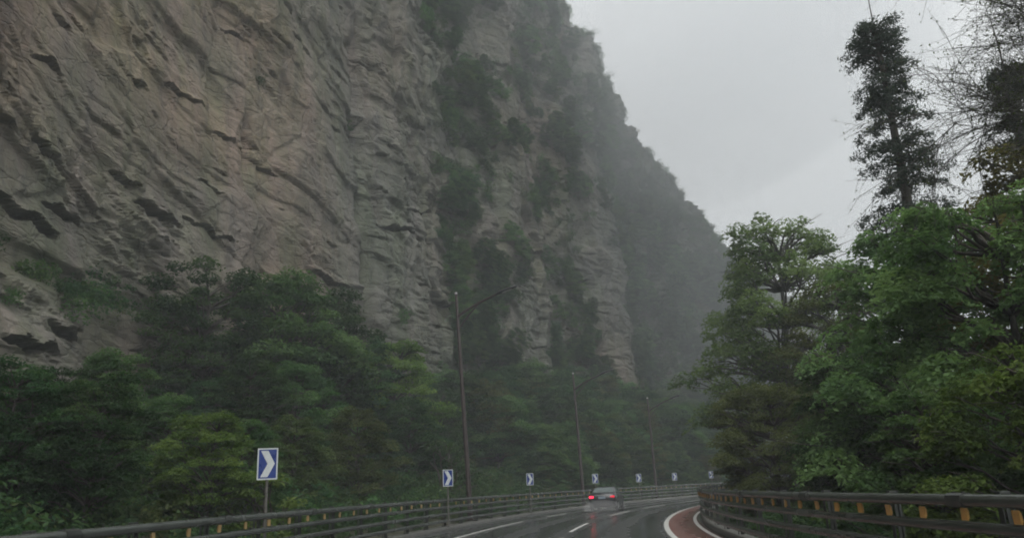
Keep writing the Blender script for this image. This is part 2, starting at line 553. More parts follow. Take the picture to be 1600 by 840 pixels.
def facets(x, y, seed, step, tilt, groove, sharp=16.0):
    """Flat-faced blocks: every cell stands out by its own amount and leans its own way; edges a hand wide, not a cut."""
    ix, iy = np.floor(x).astype(np.int64), np.floor(y).astype(np.int64)
    fx, fy = x - ix, y - iy
    num = np.zeros(x.shape); den = np.zeros(x.shape) + 1e-12
    f1 = np.full(x.shape, 9.0); f2 = np.full(x.shape, 9.0)
    k24 = float(0x1000000)
    for dx in (-1, 0, 1):
        for dy in (-1, 0, 1):
            cx, cy = ix + dx, iy + dy
            h = _hi(cx, cy, seed)
            ax = dx + (h & np.uint32(0x3ff)) / 1024.0 - fx
            ay = dy + ((h >> np.uint32(10)) & np.uint32(0x3ff)) / 1024.0 - fy
            g = _hi(cx, cy, seed + 5)
            d = np.sqrt(ax * ax + ay * ay)
            val = step * 2 * ((h >> np.uint32(20)) / 4096.0 - 0.5) - 2 * tilt * (ax * ((g & np.uint32(0xfff)) / 4096.0 - 0.5) + ay * (((g >> np.uint32(12)) & np.uint32(0xfff)) / 4096.0 - 0.5))
            w = np.exp(-sharp * d)
            num += w * val; den += w
            f2 = np.minimum(f2, np.maximum(f1, d)); f1 = np.minimum(f1, d)
    return num / den - groove * (1 - sstep(0.0, 0.09, f2 - f1))


def relief(S, Z):
    """How far the rock stands out of the mean wall (metres) and how densely plants cover it."""
    right = sstep(55, 61, S)
    out = 2.6 * fbm(S / 30.0, Z / 60.0, 3, 3) + 1.0 * fbm(S / 9.0, Z / 22.0, 5, 2)
    but = 1.0 * gauss(S, 65.0, 5.0) + 1.5 * gauss(S, 88.5, 5.0) * sstep(8, 20, Z) + 1.8 * gauss(S, 109.0, 4.0) * (1 - sstep(28, 40, Z)) + 1.8 * gauss(S, 100, 2.5) * sstep(30, 40, Z)
    gul = 1.0 * gauss(S, 77.0, 6.0) + 0.9 * gauss(S, 99.5, 4.0) * (1 - sstep(28, 36, Z)) + 2.0 * gauss(S, 118, 3.0)
    out = out + but - gul
    wS = S + 1.1 * noise(S / 6.0, Z / 6.0, 51) + 0.3 * noise(S / 1.5, Z / 1.5, 54)
    zz = Z + 0.15 * np.minimum(S, 58.0 + 0.0 * S) + 0.3 * noise(S / 14.0, Z / 10.0, 21) + 0.16 * noise(S / 2.5, Z / 2.0, 22)
    # tall jointed columns right of the crack
    colw = np.maximum(right, 0.55 * sstep(33, 45, S))
    out = out + colw * facets(wS / 4.6, Z / 17.0 + 0.1 * wS / 4.6, 57, 0.55, 0.9, 0.3, 34.0)
    out = out + (0.12 + 0.5 * colw) * facets(wS / 2.2, zz / 5.5, 58, 0.3, 0.5, 0.12, 26.0)
    # big plates drawn out along the beds, and bands of shattered rock between them
    out = out + facets(wS / 10.0 + 0.4 * zz / 5.5, zz / 5.5, 61, 0.32, 0.55, 0.1, 40.0)
    out = out + facets(wS / 4.5 + 0.5 * zz / 2.6, zz / 2.6, 62, 0.1, 0.22, 0.04, 36.0)
    rough = np.clip(0.04 + 4.0 * (fbm(S / 12.0, (zz + 0.15 * S) / 5.0, 72, 3) - 0.06), 0.04, 1.0)
    rough = np.maximum(rough, 0.3 * right)
    out = out + rough * facets(wS / 2.6 + 0.5 * zz / 1.3, zz / 1.3, 63, 0.2, 0.42, 0.08, 34.0)
    out = out + rough * facets(wS / 1.0 + 0.4 * zz / 0.6, zz / 0.6, 64, 0.12, 0.25, 0.05, 26.0)
    # thin open joints along the beds
    lv = -4.0
    for q in range(46):
        lv += 0.9 + 3.4 * float(_h(np.array([q]), np.array([3]), 13)[0])
        dz = zz - lv - 0.35 * noise(S / 3.0 + q * 7.1, S * 0 + q, 14)
        m = np.abs(dz) < 1.2
        if not m.any(): continue
        on = np.clip(3.0 * (noise(S[m] / (2.0 + 7 * float(_h(np.array([q]), np.array([5]), 13)[0])) + q * 3.3, Z[m] * 0 + q, 15) - 0.06 - 0.12 * sstep(38, 50, S[m]) * (1 - right[m])), 0, 1) * np.clip(0.7 + 1.2 * noise(S[m] / 0.9, Z[m] * 0 + q, 16), 0.15, 1)
        wd = 0.07 + 0.05 * on
        out[m] += on * (-0.42 * np.exp(-(dz[m] / wd) ** 2) + 0.16 * sstep(0.0, 0.12, dz[m]) * (1 - sstep(0.15, 1.2, dz[m])))
    # beds broken into blocks
    bi = np.searchsorted(BEDS, zz).astype(float)
    lo = BEDS[np.clip(bi.astype(int) - 1, 0, len(BEDS) - 1)]; hi = BEDS[np.clip(bi.astype(int), 0, len(BEDS) - 1)]
    t = np.clip((zz - lo) / np.maximum(hi - lo, 0.05), 0, 1)
    z0 = np.zeros_like(bi)
    def bed_out(b):
        ln = 2.0 + 5.0 * _h(b, z0, 7).reshape(S.shape)
        f = wS / ln + 13.7 * _h(b, z0, 8).reshape(S.shape)
        b0 = np.floor(f); w = sstep(0.9, 1.0, f - b0)
        k0 = _h(b, b0, 10).reshape(S.shape); k1 = _h(b, b0 + 1, 10).reshape(S.shape)
        return 0.45 * (_h(b, z0, 9).reshape(S.shape) - 0.5) + 0.5 * (k0 + (k1 - k0) * w - 0.5)
    low = 1 - sstep(0.0, 0.16, zz - lo)
    bo = bed_out(bi); bo = bo + (bed_out(bi - 1) - bo) * 0.5 * low
    live = np.clip(2.4 * (fbm(S / 13.0, Z / 7.0, 41, 3) - 0.08), 0.03, 0.7)
    live = np.maximum(live, right * np.clip(0.15 + 1.1 * noise(S / 6.0, Z / 7.0, 42), 0.1, 0.8))
    out = out + live * bo - live * 0.22 * (1 - sstep(0, 0.3, zz - lo))
    out = out + 0.1 * fbm(S / 1.3, Z / 0.9, 81, 3)
    # upright crack beside the buttress
    cw = S - 58.3 - 0.9 * noise(Z / 7.0, 0 * Z, 91) - 0.03 * (Z - 20)
    out = out - 2.2 * np.exp(-(cw / 0.5) ** 2) * sstep(6, 12, Z) * (1 - 0.7 * sstep(24, 32, Z)) * (0.6 + 0.4 * noise(Z / 4.0, 0 * Z + 3, 92))
    for c in (44.0, 49.5, 61.0, 69.5, 83.0, 93.0, 105.0):
        q = S - c - 1.2 * noise(Z / 9.0, 0 * Z + c, 95)
        out = out - 0.9 * np.exp(-(q / 0.4) ** 2) * np.clip(noise(Z / 8.0, 0 * Z + c, 96) * 2, 0, 1)
    n1 = noise(S / 1.2, S * 0, 97); n2 = np.abs(noise(S / 1.5, S * 0 + 5, 98))
    for s0, z0, s1, z1, h, dp in SLOTS_SZ:
        if s1 < s0: s0, z0, s1, z1 = s1, z1, s0, z0
        m = (S > s0 - 1) & (S < s1 + 1) & (abs(Z - (z0 + z1) / 2) < 9)
        if not m.any(): continue
        Sm, Zm = S[m], Z[m]
        zc = z0 + (z1 - z0) * np.clip((Sm - s0) / max(s1 - s0, 0.1), 0, 1) + 0.3 * n1[m]
        end = sstep(s0 - 0.6, s0 + 0.8, Sm) * (1 - sstep(s1 - 0.8, s1 + 0.6, Sm))
        hh = 0.4 * h * (0.45 + 0.9 * n2[m]) * (0.4 + 0.6 * end)
        q = (Zm - zc) / hh
        out[m] += -0.6 * dp * end * sstep(-1.4, -0.2, q) * (1 - sstep(0.7, 1.0, q)) + 0.2 * dp * end * sstep(0.85, 1.1, q) * (1 - sstep(1.1, 5.5, q))
    # plants: in the gullies, over the far wall, on the shelf above the road and along the rim
    patch = np.clip(0.18 + 2.4 * fbm(S / 10.0, Z / 6.0, 103, 4), 0, 1)
    veg = 0.85 * gauss(S, 77.0, 7.0) * np.clip(0.36 + 2.2 * fbm(S / 7, Z / 5, 101, 3), 0, 1) * (1 - 0.4 * sstep(30, 40, Z)) + 0.75 * gauss(S, 99.0, 6.0) * np.clip(0.5 + 2.0 * fbm(S / 7, Z / 5, 109, 3), 0, 1) + 1.0 * sstep(111, 117, S)
    veg = veg + 0.75 * sstep(58, 74, S) * patch + 0.7 * sstep(56, 64, S) * (1 - sstep(12, 22, Z + 4 * noise(S / 5, Z / 5, 110)))
    veg = veg + 0.75 * sstep(36, 56, Z) * sstep(66, 84, S) * np.clip(0.3 + 2.2 * fbm(S / 9, Z / 6, 104, 3), 0, 1)
    veg = veg - 0.7 * gauss(S, 66.0, 4.2) - 0.6 * gauss(S, 89.0, 4.0) * np.clip(0.6 + noise(S / 4, Z / 6, 105), 0, 1) - 1.1 * gauss(S, 108.5, 3.2) * (1 - sstep(30, 36, Z))
    shelf = gauss(Z, 12.3 + 0.4 * noise(S / 4.0, S * 0, 108), 1.1) * (1 - sstep(40, 46, S))
    veg = veg + 1.0 * shelf + 0.9 * (1 - sstep(7, 11, Z)) * (0.5 + 0.6 * noise(S / 5, Z / 3, 106)) + 0.25 * np.clip(fbm(S / 6.0, Z / 4.0, 107, 2) - 0.12, 0, 1) * 3
    out = out - 1.0 * sstep(11.6, 12.6, Z) * (1 - sstep(40, 48, S))
    return out, np.clip(veg, 0, 1)


def wall_radius(S, Z):
    out, veg = relief(S, Z)
    top = np.interp(S, TOP_S, TOP_Z) + 1.5 * noise(S / 3.0, S * 0, 111) + 0.8 * noise(S / 1.1, S * 0, 112)
    over = np.maximum(Z - top, 0)
    lean = 0.05 * np.maximum(Z - 6, 0) - 0.02 * np.clip(Z - 10, 0, 20) * (1 - sstep(40, 58, S))
    r = R_CLIFF + lean - out * (1 - sstep(0, 3, over)) + over * 3.2
    zf = np.minimum(Z, top + over * 0.35)
    veg = np.maximum(veg, np.clip(1 - np.abs(Z - top) / 6.0, 0, 1) * sstep(85, 100, S))
    return r, zf, veg, top


SS, ZZ = np.meshgrid(S_GRID, Z_GRID, indexing='ij')
RW, ZF, VEG, TOPS = wall_radius(SS, ZZ)
AA = SS / R_CLIFF
CV = np.stack([CX - RW * np.cos(AA), CY + RW * np.sin(AA), ZF], -1)
ns, nz = SS.shape
ii, jj = np.meshgrid(np.arange(ns - 1), np.arange(nz - 1), indexing='ij')
q0 = (ii * nz + jj).ravel()
CF = np.stack([q0, q0 + nz, q0 + nz + 1, q0 + 1], -1)
keep = ~((ZZ[:-1, :-1] > TOPS[:-1, :-1] + 16).ravel())
cliff = link('cliff', np_mesh('cliff', CV.reshape(-1, 3), CF[keep], False, {'moss': (VEG * 0.6).ravel(), 'damp': np.clip(sstep(36, 62, SS) * 0.85 + 0.35 * noise(SS / 9, ZZ / 12, 122), 0, 1).ravel(), 'warmth': np.clip((1 - sstep(42, 60, SS)) * (0.12 + 0.72 * sstep(15, 30, ZZ + 3 * noise(SS / 8, ZZ / 8, 123)) + 0.7 * noise(SS / 11, ZZ / 9, 121)), 0, 1).ravel()}), ROCK)
tag(cliff, 'towering layered grey brown rock cliff rising beside the road', None, None, 'structure')

# ------------------------------------------------------------------ ground, road
def slope_z(r, a):
    """Height of the wooded slope between the rail and the foot of the wall."""
    r = np.asarray(r, float); a = np.asarray(a, float)
    s = a * R_CLIFF
    t = np.clip((r - 131.2) / 17.0, 0, 1.2)
    return -0.12 + 6.2 * t ** 1.15 * (1 + 0.35 * sstep(60, 95, s)) + 0.7 * noise(s / 6.0, r / 5.0, 201) * np.clip(t * 4, 0, 1) + 0.25 * noise(s / 1.7, r / 1.6, 202) * np.clip(t * 6, 0, 1)


def sheet(name, r0, r1, a0, a1, nr, na, zf, mat, parent=None, kind=None):
    rr = np.linspace(r0, r1, nr); aa = np.linspace(a0, a1, na)
    A, R = np.meshgrid(aa, rr, indexing='ij')
    Z = zf(R, A) if callable(zf) else np.full(A.shape, zf)
    V = np.stack([CX - R * np.cos(A), CY + R * np.sin(A), Z], -1).reshape(-1, 3)
    i, j = np.meshgrid(np.arange(na - 1), np.arange(nr - 1), indexing='ij')
    q = (i * nr + j).ravel()
    F = np.stack([q, q + nr, q + nr + 1, q + 1], -1)[:, ::-1]
    m = np_mesh(name, V, F, True)
    o = link(name, m, mat, parent)
    if kind: o['kind'] = kind
    return o


def bank_z(R, A):
    t = np.clip((118.6 - R) / 30.0, 0, 1)
    return -0.1 - 5.0 * t + 0.5 * noise(A * 20, R / 5.0, 211) * np.clip(t * 5, 0, 1)


gx = np.linspace(-600, 600, 41)
GX, GY = np.meshgrid(gx, gx, indexing='ij')
gv = np.stack([GX + 60, GY + 100, -6.0 + 0.5 * noise(GX / 40, GY / 40, 5)], -1).reshape(-1, 3)
gi, gj = np.meshgrid(np.arange(40), np.arange(40), indexing='ij')
gq = (gi * 41 + gj).ravel()
ground = link('ground', np_mesh('ground', gv, np.stack([gq, gq + 41, gq + 42, gq + 1], -1), True), FLOOR)
tag(ground, None, None, None, 'structure')
A0, A1 = -0.35, 1.25
hillside = sheet('hillside', 130.9, 152.5, A0, 1.4, 60, 480, slope_z, FLOOR, None, 'structure')
bank = sheet('riverbank', 60.0, 118.75, A0, A1, 50, 160, bank_z, FLOOR, None, 'structure')
road = sheet('road', 118.7, 130.95, A0, A1, 14, 260, 0.0, ASPHALT, None, 'structure')
sheet('red_shoulder', 119.3, 120.55, A0, A1, 3, 260, 0.004, RED_LANE, road)
sheet('edge_line', 120.52, 120.70, A0, A1, 2, 260, 0.008, PAINT, road)
sheet('edge_line', 119.38, 119.52, A0, A1, 2, 260, 0.008, PAINT, road)


def dashes(r, w, spans):
    for a, b in spans:
        sheet('lane_dash', r - w / 2, r + w / 2, a, b, 2, 12, 0.008, PAINT, road)


dashes(128.0, 0.15, [(0.035, 0.243), (0.283, 0.318), (0.352, 0.43), (0.47, 0.55), (0.59, 0.67), (0.71, 0.79), (0.83, 0.91)])
dashes(124.05, 0.15, [(-0.02, 0.028), (0.088, 0.13), (0.156, 0.208), (0.268, 0.32), (0.352, 0.41), (0.45, 0.505), (0.55, 0.6), (0.65, 0.7), (0.75, 0.8)])
for nm, rr, w in (('kerb', 130.42, 0.5), ('kerb', 119.0, 0.36)):
    aa = np.linspace(A0, A1, 300)
    sec = []
    for a in aa:
        sec.append([arc(rr - w / 2, a, -0.1), arc(rr - w / 2, a, 0.11), arc(rr - w / 2 + 0.03, a, 0.14), arc(rr + w / 2 - 0.03, a, 0.14), arc(rr + w / 2, a, 0.11), arc(rr + w / 2, a, -0.1)])
    k = link(nm, fix_normals(Build().loft(sec).mesh(nm)), CONCRETE)
    k['kind'] = 'structure'

# ------------------------------------------------------------------ guardrails
RAIL_Z = (1.24, 0.95, 0.66, 0.37)


def guardrail(r, inward, a0, a1, post_step, label, refl_step, dz=0.0, marker=None):
    """inward: +1 when the traffic side lies at smaller r."""
    root = empty('guardrail', arc(r, (a0 + a1) / 2, dz))
    off = np.array(root.location) * np.array([1, 1, 0])
    na = int((a1 - a0) * r / 0.9)
    aa = np.linspace(a0, a1, na)
    for i, z in enumerate(RAIL_Z):
        rr = r - inward * 0.1
        w, h = (0.08, 0.07) if i == 0 else (0.06, 0.062)
        th = np.linspace(0, 2 * math.pi, 10, endpoint=False)
        sec = []
        for a in aa:
            c = np.array(arc(rr, a, z)) - off
            rad = np.array([-math.cos(a), math.sin(a), 0])
            sec.append([c + rad * w * np.sign(math.cos(t)) * abs(math.cos(t)) ** 0.7 + np.array([0, 0, h]) * np.sign(math.sin(t)) * abs(math.sin(t)) ** 0.7 for t in th])
        link('rail', fix_normals(Build().loft(sec).mesh('rail', True)), RAIL_M, root)
    pb = Build()
    pb.box((0, 0.05 * inward * -1 + 0.05, 0.7), (0.016, 0.1, 1.2)).box((0, -0.005, 0.7), (0.09, 0.014, 1.2)).box((0, 0.105, 0.7), (0.09, 0.014, 1.2))
    pb.box((0, 0.05, 0.155), (0.16, 0.2, 0.025)).box((0, 0.05, 1.318), (0.1, 0.12, 0.035))
    for z in RAIL_Z: pb.box((0, -0.045, z), (0.06, 0.075, 0.05))
    post_m = bevel(pb.mesh('post'), 0.004, 1)
    sl = Build().loft([[(x_, 0.094 * np.sign(math.cos(q)) * abs(math.cos(q)) ** 0.7, 0.084 * np.sign(math.sin(q)) * abs(math.sin(q)) ** 0.7) for q in np.linspace(0, 2 * math.pi, 10, endpoint=False)] for x_ in (-0.16, 0.16)])
    for x_ in (-0.1, 0.1): sl.box((x_, 0, 0.086), (0.03, 0.03, 0.02))
    sleeve_m = fix_normals(sl.mesh('rail_sleeve'))
    rb = Build()
    rb.box((0, 0, 0), (0.13, 0.02, 0.14)).box((0, 0.02, 0), (0.1, 0.02, 0.1))
    ref_m = bevel(rb.mesh('reflector'), 0.006, 1)
    n = int((a1 - a0) * r / post_step)
    for i in range(n + 1):
        a = a0 + (a1 - a0) * i / n
        p = link('post', post_m, POST_M, root)
        p.location = np.array(arc(r + inward * 0.0, a, 0)) - off
        # local -y looks at the traffic
        dirx = np.array([math.cos(a), -math.sin(a)]) * inward      # towards the centre of the bend when inward
        p.rotation_euler = (0, 0, math.atan2(dirx[1], dirx[0]) + math.pi / 2)
        if i % 2:
            sv = link('rail_sleeve', sleeve_m, POST_M, root)
            a += 0.6 / r
            sv.location = np.array(arc(r - inward * 0.1, a, RAIL_Z[0])) - off
            sv.rotation_euler = (0, 0, math.atan2(math.cos(a), math.sin(a)))
    m = int((a1 - a0) * r / refl_step)
    rng = random.Random(3)
    for i in range(m + 1):
        a = a0 + (a1 - a0) * (i + 0.3) / (m + 1)
        q = link('reflector', ref_m, marker or AMBER, root)
        q.location = np.array(arc(r - inward * 0.15, a, 1.09 + rng.uniform(-.008, .008))) - off
        dirx = np.array([math.cos(a), -math.sin(a)]) * inward
        q.rotation_euler = (rng.uniform(-.06, .06), 0, math.atan2(dirx[1], dirx[0]) + math.pi / 2 + rng.uniform(-.12, .12))
    tag(root, label, 'guardrail')
    return root


guardrail(R_LEFT, 1, -0.06, 0.86, 2.6, 'long four rail guardrail on the outside of the bend below the cliff', 1.3, 0.0, simple('faded_reflector', (0.4, 0.27, 0.11), 0.4, 0, 0.4, 1.2))
guardrail(R_RIGHT, -1, -0.12, 0.80, 2.6, 'four rail guardrail curving round the inside of the bend in front of trees', 0.95, -0.035)

# ------------------------------------------------------------------ chevron signs
def chevron_sign(a, r, label, toe, zmid):
    p = arc(r, a, 0.13)
    x, y = p[0], p[1]
    face = math.atan2(-y, -x)                       # towards oncoming traffic
    heading = math.atan2(-math.cos(a), -math.sin(a))
    ang = face * 0.6 + heading * 0.4 if abs(face - heading) < 3 else face
    root = empty('chevron_sign', p, ang + math.pi / 2 + toe)
    W, H = 0.46, 0.72
    zb = zmid - H / 2 - 0.13
    b = Build().tube([(0, 0.03, 0), (0, 0.03, zb + H - 0.06)], 0.036, 10)
    link('post', b.mesh('post', True), SIGN_POST, root)
    link('base_plate', bevel(Build().box((0, 0.03, 0.012), (0.18, 0.14, 0.024)).mesh('base_plate'), 0.004, 1), SIGN_POST, root)
    for zc in (zb + 0.16, zb + H - 0.16):
        link('clamp', bevel(Build().box((0, 0.035, zc), (0.12, 0.085, 0.04)).mesh('clamp'), 0.004, 1), SIGN_POST, root)
    pan = link('panel', bevel(Build().box((0, -0.018, zb + H / 2), (W, 0.012, H)).mesh('panel'), 0.004, 1), SIGN_BLUE, root)
    fr = Build()
    t = 0.03
    fr.box((0, -0.0265, zb + t / 2), (W, 0.006, t)).box((0, -0.0265, zb + H - t / 2), (W, 0.006, t))
    fr.box((-W / 2 + t / 2, -0.0265, zb + H / 2), (t, 0.006, H - 2 * t)).box((W / 2 - t / 2, -0.0265, zb + H / 2), (t, 0.006, H - 2 * t))
    link('border', fr.mesh('border'), SIGN_WHITE, pan)
    h2, zc = 0.30, zb + H / 2
    P = [(-0.155, h2), (0.01, h2), (0.165, 0.0), (0.01, -h2), (-0.155, -h2), (0.0, 0.0)]
    bm = bmesh.new()
    fv = [bm.verts.new((px, -0.0285, zc + pz)) for px, pz in P]
    bv = [bm.verts.new((px, -0.0245, zc + pz)) for px, pz in P]
    for quad in ((0, 1, 2, 5), (5, 2, 3, 4)):
        bm.faces.new([fv[q] for q in quad]); bm.faces.new([bv[q] for q in reversed(quad)])
    for q in range(6):
        bm.faces.new((fv[q], fv[(q + 1) % 6], bv[(q + 1) % 6], bv[q]))
    bmesh.ops.recalc_face_normals(bm, faces=bm.faces)
    m = bpy.data.meshes.new('chevron'); bm.to_mesh(m); bm.free()
    link('chevron', m, SIGN_WHITE, pan)
    tag(root, label, 'road sign', 'chevron signs round the bend')
    return root


SIGNS = [(419, 724, 'largest and nearest blue sign with white chevron, standing before a leafy bush'),
         (700, 746, 'blue sign with white chevron just short of the nearest street lamp'),
         (828, 748, 'third white chevron sign along the outer guardrail, between first lamp and car'),
         (930, 747, 'white chevron sign right above the roof of the dark car'),
         (998, 746, 'small hazy chevron sign beyond the car, short of the farthest lamp'),
         (1054, 744, 'small hazy chevron sign just past the farthest street lamp'),
         (1111, 741, 'farthest tiny chevron sign beside the dark roadside tree')]
for i, (u, v, lab) in enumerate(SIGNS):
    rs_ = R_LEFT + (0.16 if i == 0 else -0.28)
    a, z, k = locate(u, v, rs_)
    chevron_sign(a, rs_, lab, math.radians((8, 22, 25, 20, 18, 15, 12)[i]), z)

# ------------------------------------------------------------------ street lamps
def street_lamp(u, r, h, lean, label):
    a, _, k = locate(u, 776, r)
    p = arc(r, a, float(slope_z(r, a)) - 0.05 if r > 131.2 else 0.1)
    inward = math.atan2(-math.sin(a), math.cos(a))       # towards the road
    root = empty('street_lamp', p, inward)                # local +x reaches over the road
    root.rotation_euler = (0, 0, inward)
    bl = Build().box((0, 0, 0.03), (0.46, 0.46, 0.06)).box((0, 0, 0.3), (0.26, 0.26, 0.5))
    link('base', bevel(bl.mesh('base'), 0.02, 2), LAMP_M, root)
    zz = np.linspace(0, h, 12)
    link('pole', Build().tube(np.stack([0 * zz, 0 * zz, zz], 1), np.linspace(0.15, 0.075, 12), 12).mesh('pole', True), LAMP_M, root)
    za = h - 1.35
    t = np.linspace(0, 1, 12)
    arm = np.stack([2.45 * t, 0 * t, za + 1.12 * t ** 0.8 - 0.1 * t ** 2], 1)
    link('arm', Build().tube(arm, np.linspace(0.08, 0.06, 12), 8).mesh('arm', True), LAMP_M, root)
    br = np.stack([1.3 * t, 0 * t, za - 0.75 + 1.36 * t ** 0.85], 1)
    link('brace', Build().tube(br, 0.042, 6).mesh('brace', True), LAMP_M, root)
    e = arm[-1]; d = np.array([math.cos(0.24), 0, math.sin(0.24)]); n = np.array([-d[2], 0, d[0]])
    sec = []
    for s, w, hh in ((-0.1, 0.06, 0.06), (0.0, 0.13, 0.11), (0.15, 0.18, 0.13), (0.75, 0.2, 0.12), (1.1, 0.15, 0.08), (1.22, 0.07, 0.04)):
        c = e + d * s
        sec.append([c + np.array([0, w * math.cos(q), 0]) + n * hh * (math.sin(q) if math.sin(q) > 0 else 0.45 * math.sin(q)) for q in np.linspace(0, 2 * math.pi, 12, endpoint=False)])
    hd = link('lamp_head', fix_normals(Build().loft(sec).mesh('lamp_head', True)), LAMP_HEAD_M, root)
    gl = Build()
    sec = [[e + d * s + np.array([0, w * math.cos(q), 0]) + n * (-0.035 + 0.03 * math.sin(q)) for q in np.linspace(0, 2 * math.pi, 10, endpoint=False)] for s, w in ((0.3, 0.1), (0.4, 0.13), (0.8, 0.13), (0.9, 0.09))]
    link('lens', fix_normals(gl.loft(sec).mesh('lens', True)), FINIAL_M, hd)
    bm = bmesh.new(); bmesh.ops.create_uvsphere(bm, u_segments=12, v_segments=8, radius=0.085)
    bmesh.ops.translate(bm, verts=bm.verts, vec=(0, 0, h + 0.06))
    m = bpy.data.meshes.new('finial'); bm.to_mesh(m); bm.free()
    link('finial', m, FINIAL_M, root)
    # lean of the whole column, read in the world
    root.rotation_mode = 'QUATERNION'
    from mathutils import Quaternion
    root.rotation_quaternion = Quaternion((0, 1, 0), -math.radians(lean)) @ Quaternion((0, 0, 1), inward)
    tag(root, label, 'street lamp', 'street lamps along the outer guardrail')
    return root


street_lamp(735, 131.2, 12.4, 2.2, 'tall nearest street lamp with curved arm, behind the second chevron sign')
street_lamp(912, 131.5, 10.9, 1.0, 'middle street lamp fading in haze just left above the car')
street_lamp(1027, 131.7, 10.2, 0.4, 'farthest street lamp, faint in the haze past the car')

# ------------------------------------------------------------------ plants
def leaves(name, C, N, size, tint, rng, mat, wid=0.5):
    """One rhombic leaf for every centre C with normal N."""
    n = len(C)
    N = N / (np.linalg.norm(N, axis=1)[:, None] + 1e-9)
    D = rng.normal(size=(n, 3)); D -= N * (D * N).sum(1)[:, None]; D /= np.linalg.norm(D, axis=1)[:, None] + 1e-9
    B = np.cross(N, D)
    s = size[:, None]
    fold = rng.uniform(-0.05, 0.22, (n, 1))
    V = np.stack([C - D * s * 0.5, C + B * s * wid * 0.5 + N * s * fold - D * s * 0.05, C + D * s * 0.5, C - B * s * wid * 0.5 + N * s * fold - D * s * 0.05], 1).reshape(-1, 3)
    k = np.arange(n)[:, None] * 4
    F = np.concatenate([k + np.array([[0, 1, 2]]), k + np.array([[0, 2, 3]])], 0)
    m = np_mesh(name, V, F, False, {'tint': np.repeat(np.clip(tint, 0, 1), 4)})
    m.materials.append(mat)
    return m


def clump_leaves(centres, radii, per, rng, flat=0.5, leaf=0.16, up=0.8, tint_c=None, droop=0.16):
    """Leaves gathered in flattened clumps; droop bends their rims down."""
    C, N, S, T = [], [], [], []
    for i, (c, r) in enumerate(zip(centres, radii)):
        n = max(8, int(per * (r / np.mean(radii)) ** 2))
        d = rng.normal(size=(n, 3)); d /= np.linalg.norm(d, axis=1)[:, None]
        rad = rng.uniform(0.25, 1, n) ** 0.5
        p = d * rad[:, None]
        p[:, 2] = np.where(p[:, 2] < 0, p[:, 2] * 0.55, p[:, 2]) * flat
        # lobed outline
        az = np.arctan2(d[:, 1], d[:, 0])
        lob = 1 + 0.22 * np.sin(az * 3 + i) + 0.16 * np.sin(az * 5 + 2.1 * i)
        p[:, :2] *= lob[:, None]
        p[:, 2] -= droop * (p[:, 0] ** 2 + p[:, 1] ** 2)
        pw = np.array(c) + p * r
        C.append(pw)
        N.append(d * 0.45 + np.array([0, 0, up]) + rng.normal(size=(n, 3)) * 0.42)
        S.append(leaf * rng.uniform(0.65, 1.3, n))
        tc = tint_c[i] if tint_c is not None else 0.5
        T.append(tc + 0.18 * (p[:, 2] > 0.25) + rng.normal(0, 0.13, n))  # upper leaves of each clump tinted lighter: top light painted into the colour
    return np.vstack(C), np.vstack(N), np.concatenate(S), np.concatenate(T)


def bend(p0, p1, sag, k, rng, wob=0.06):
    t = np.linspace(0, 1, k)[:, None]
    p0, p1 = np.array(p0, float), np.array(p1, float)
    P = p0 + (p1 - p0) * t
    P[:, 2] += (sag * np.sin(np.pi * t[:, 0]))
    L_ = np.linalg.norm(p1 - p0)
    P[1:-1] += rng.normal(size=(k - 2, 3)) * wob * L_ * 0.5
    return P


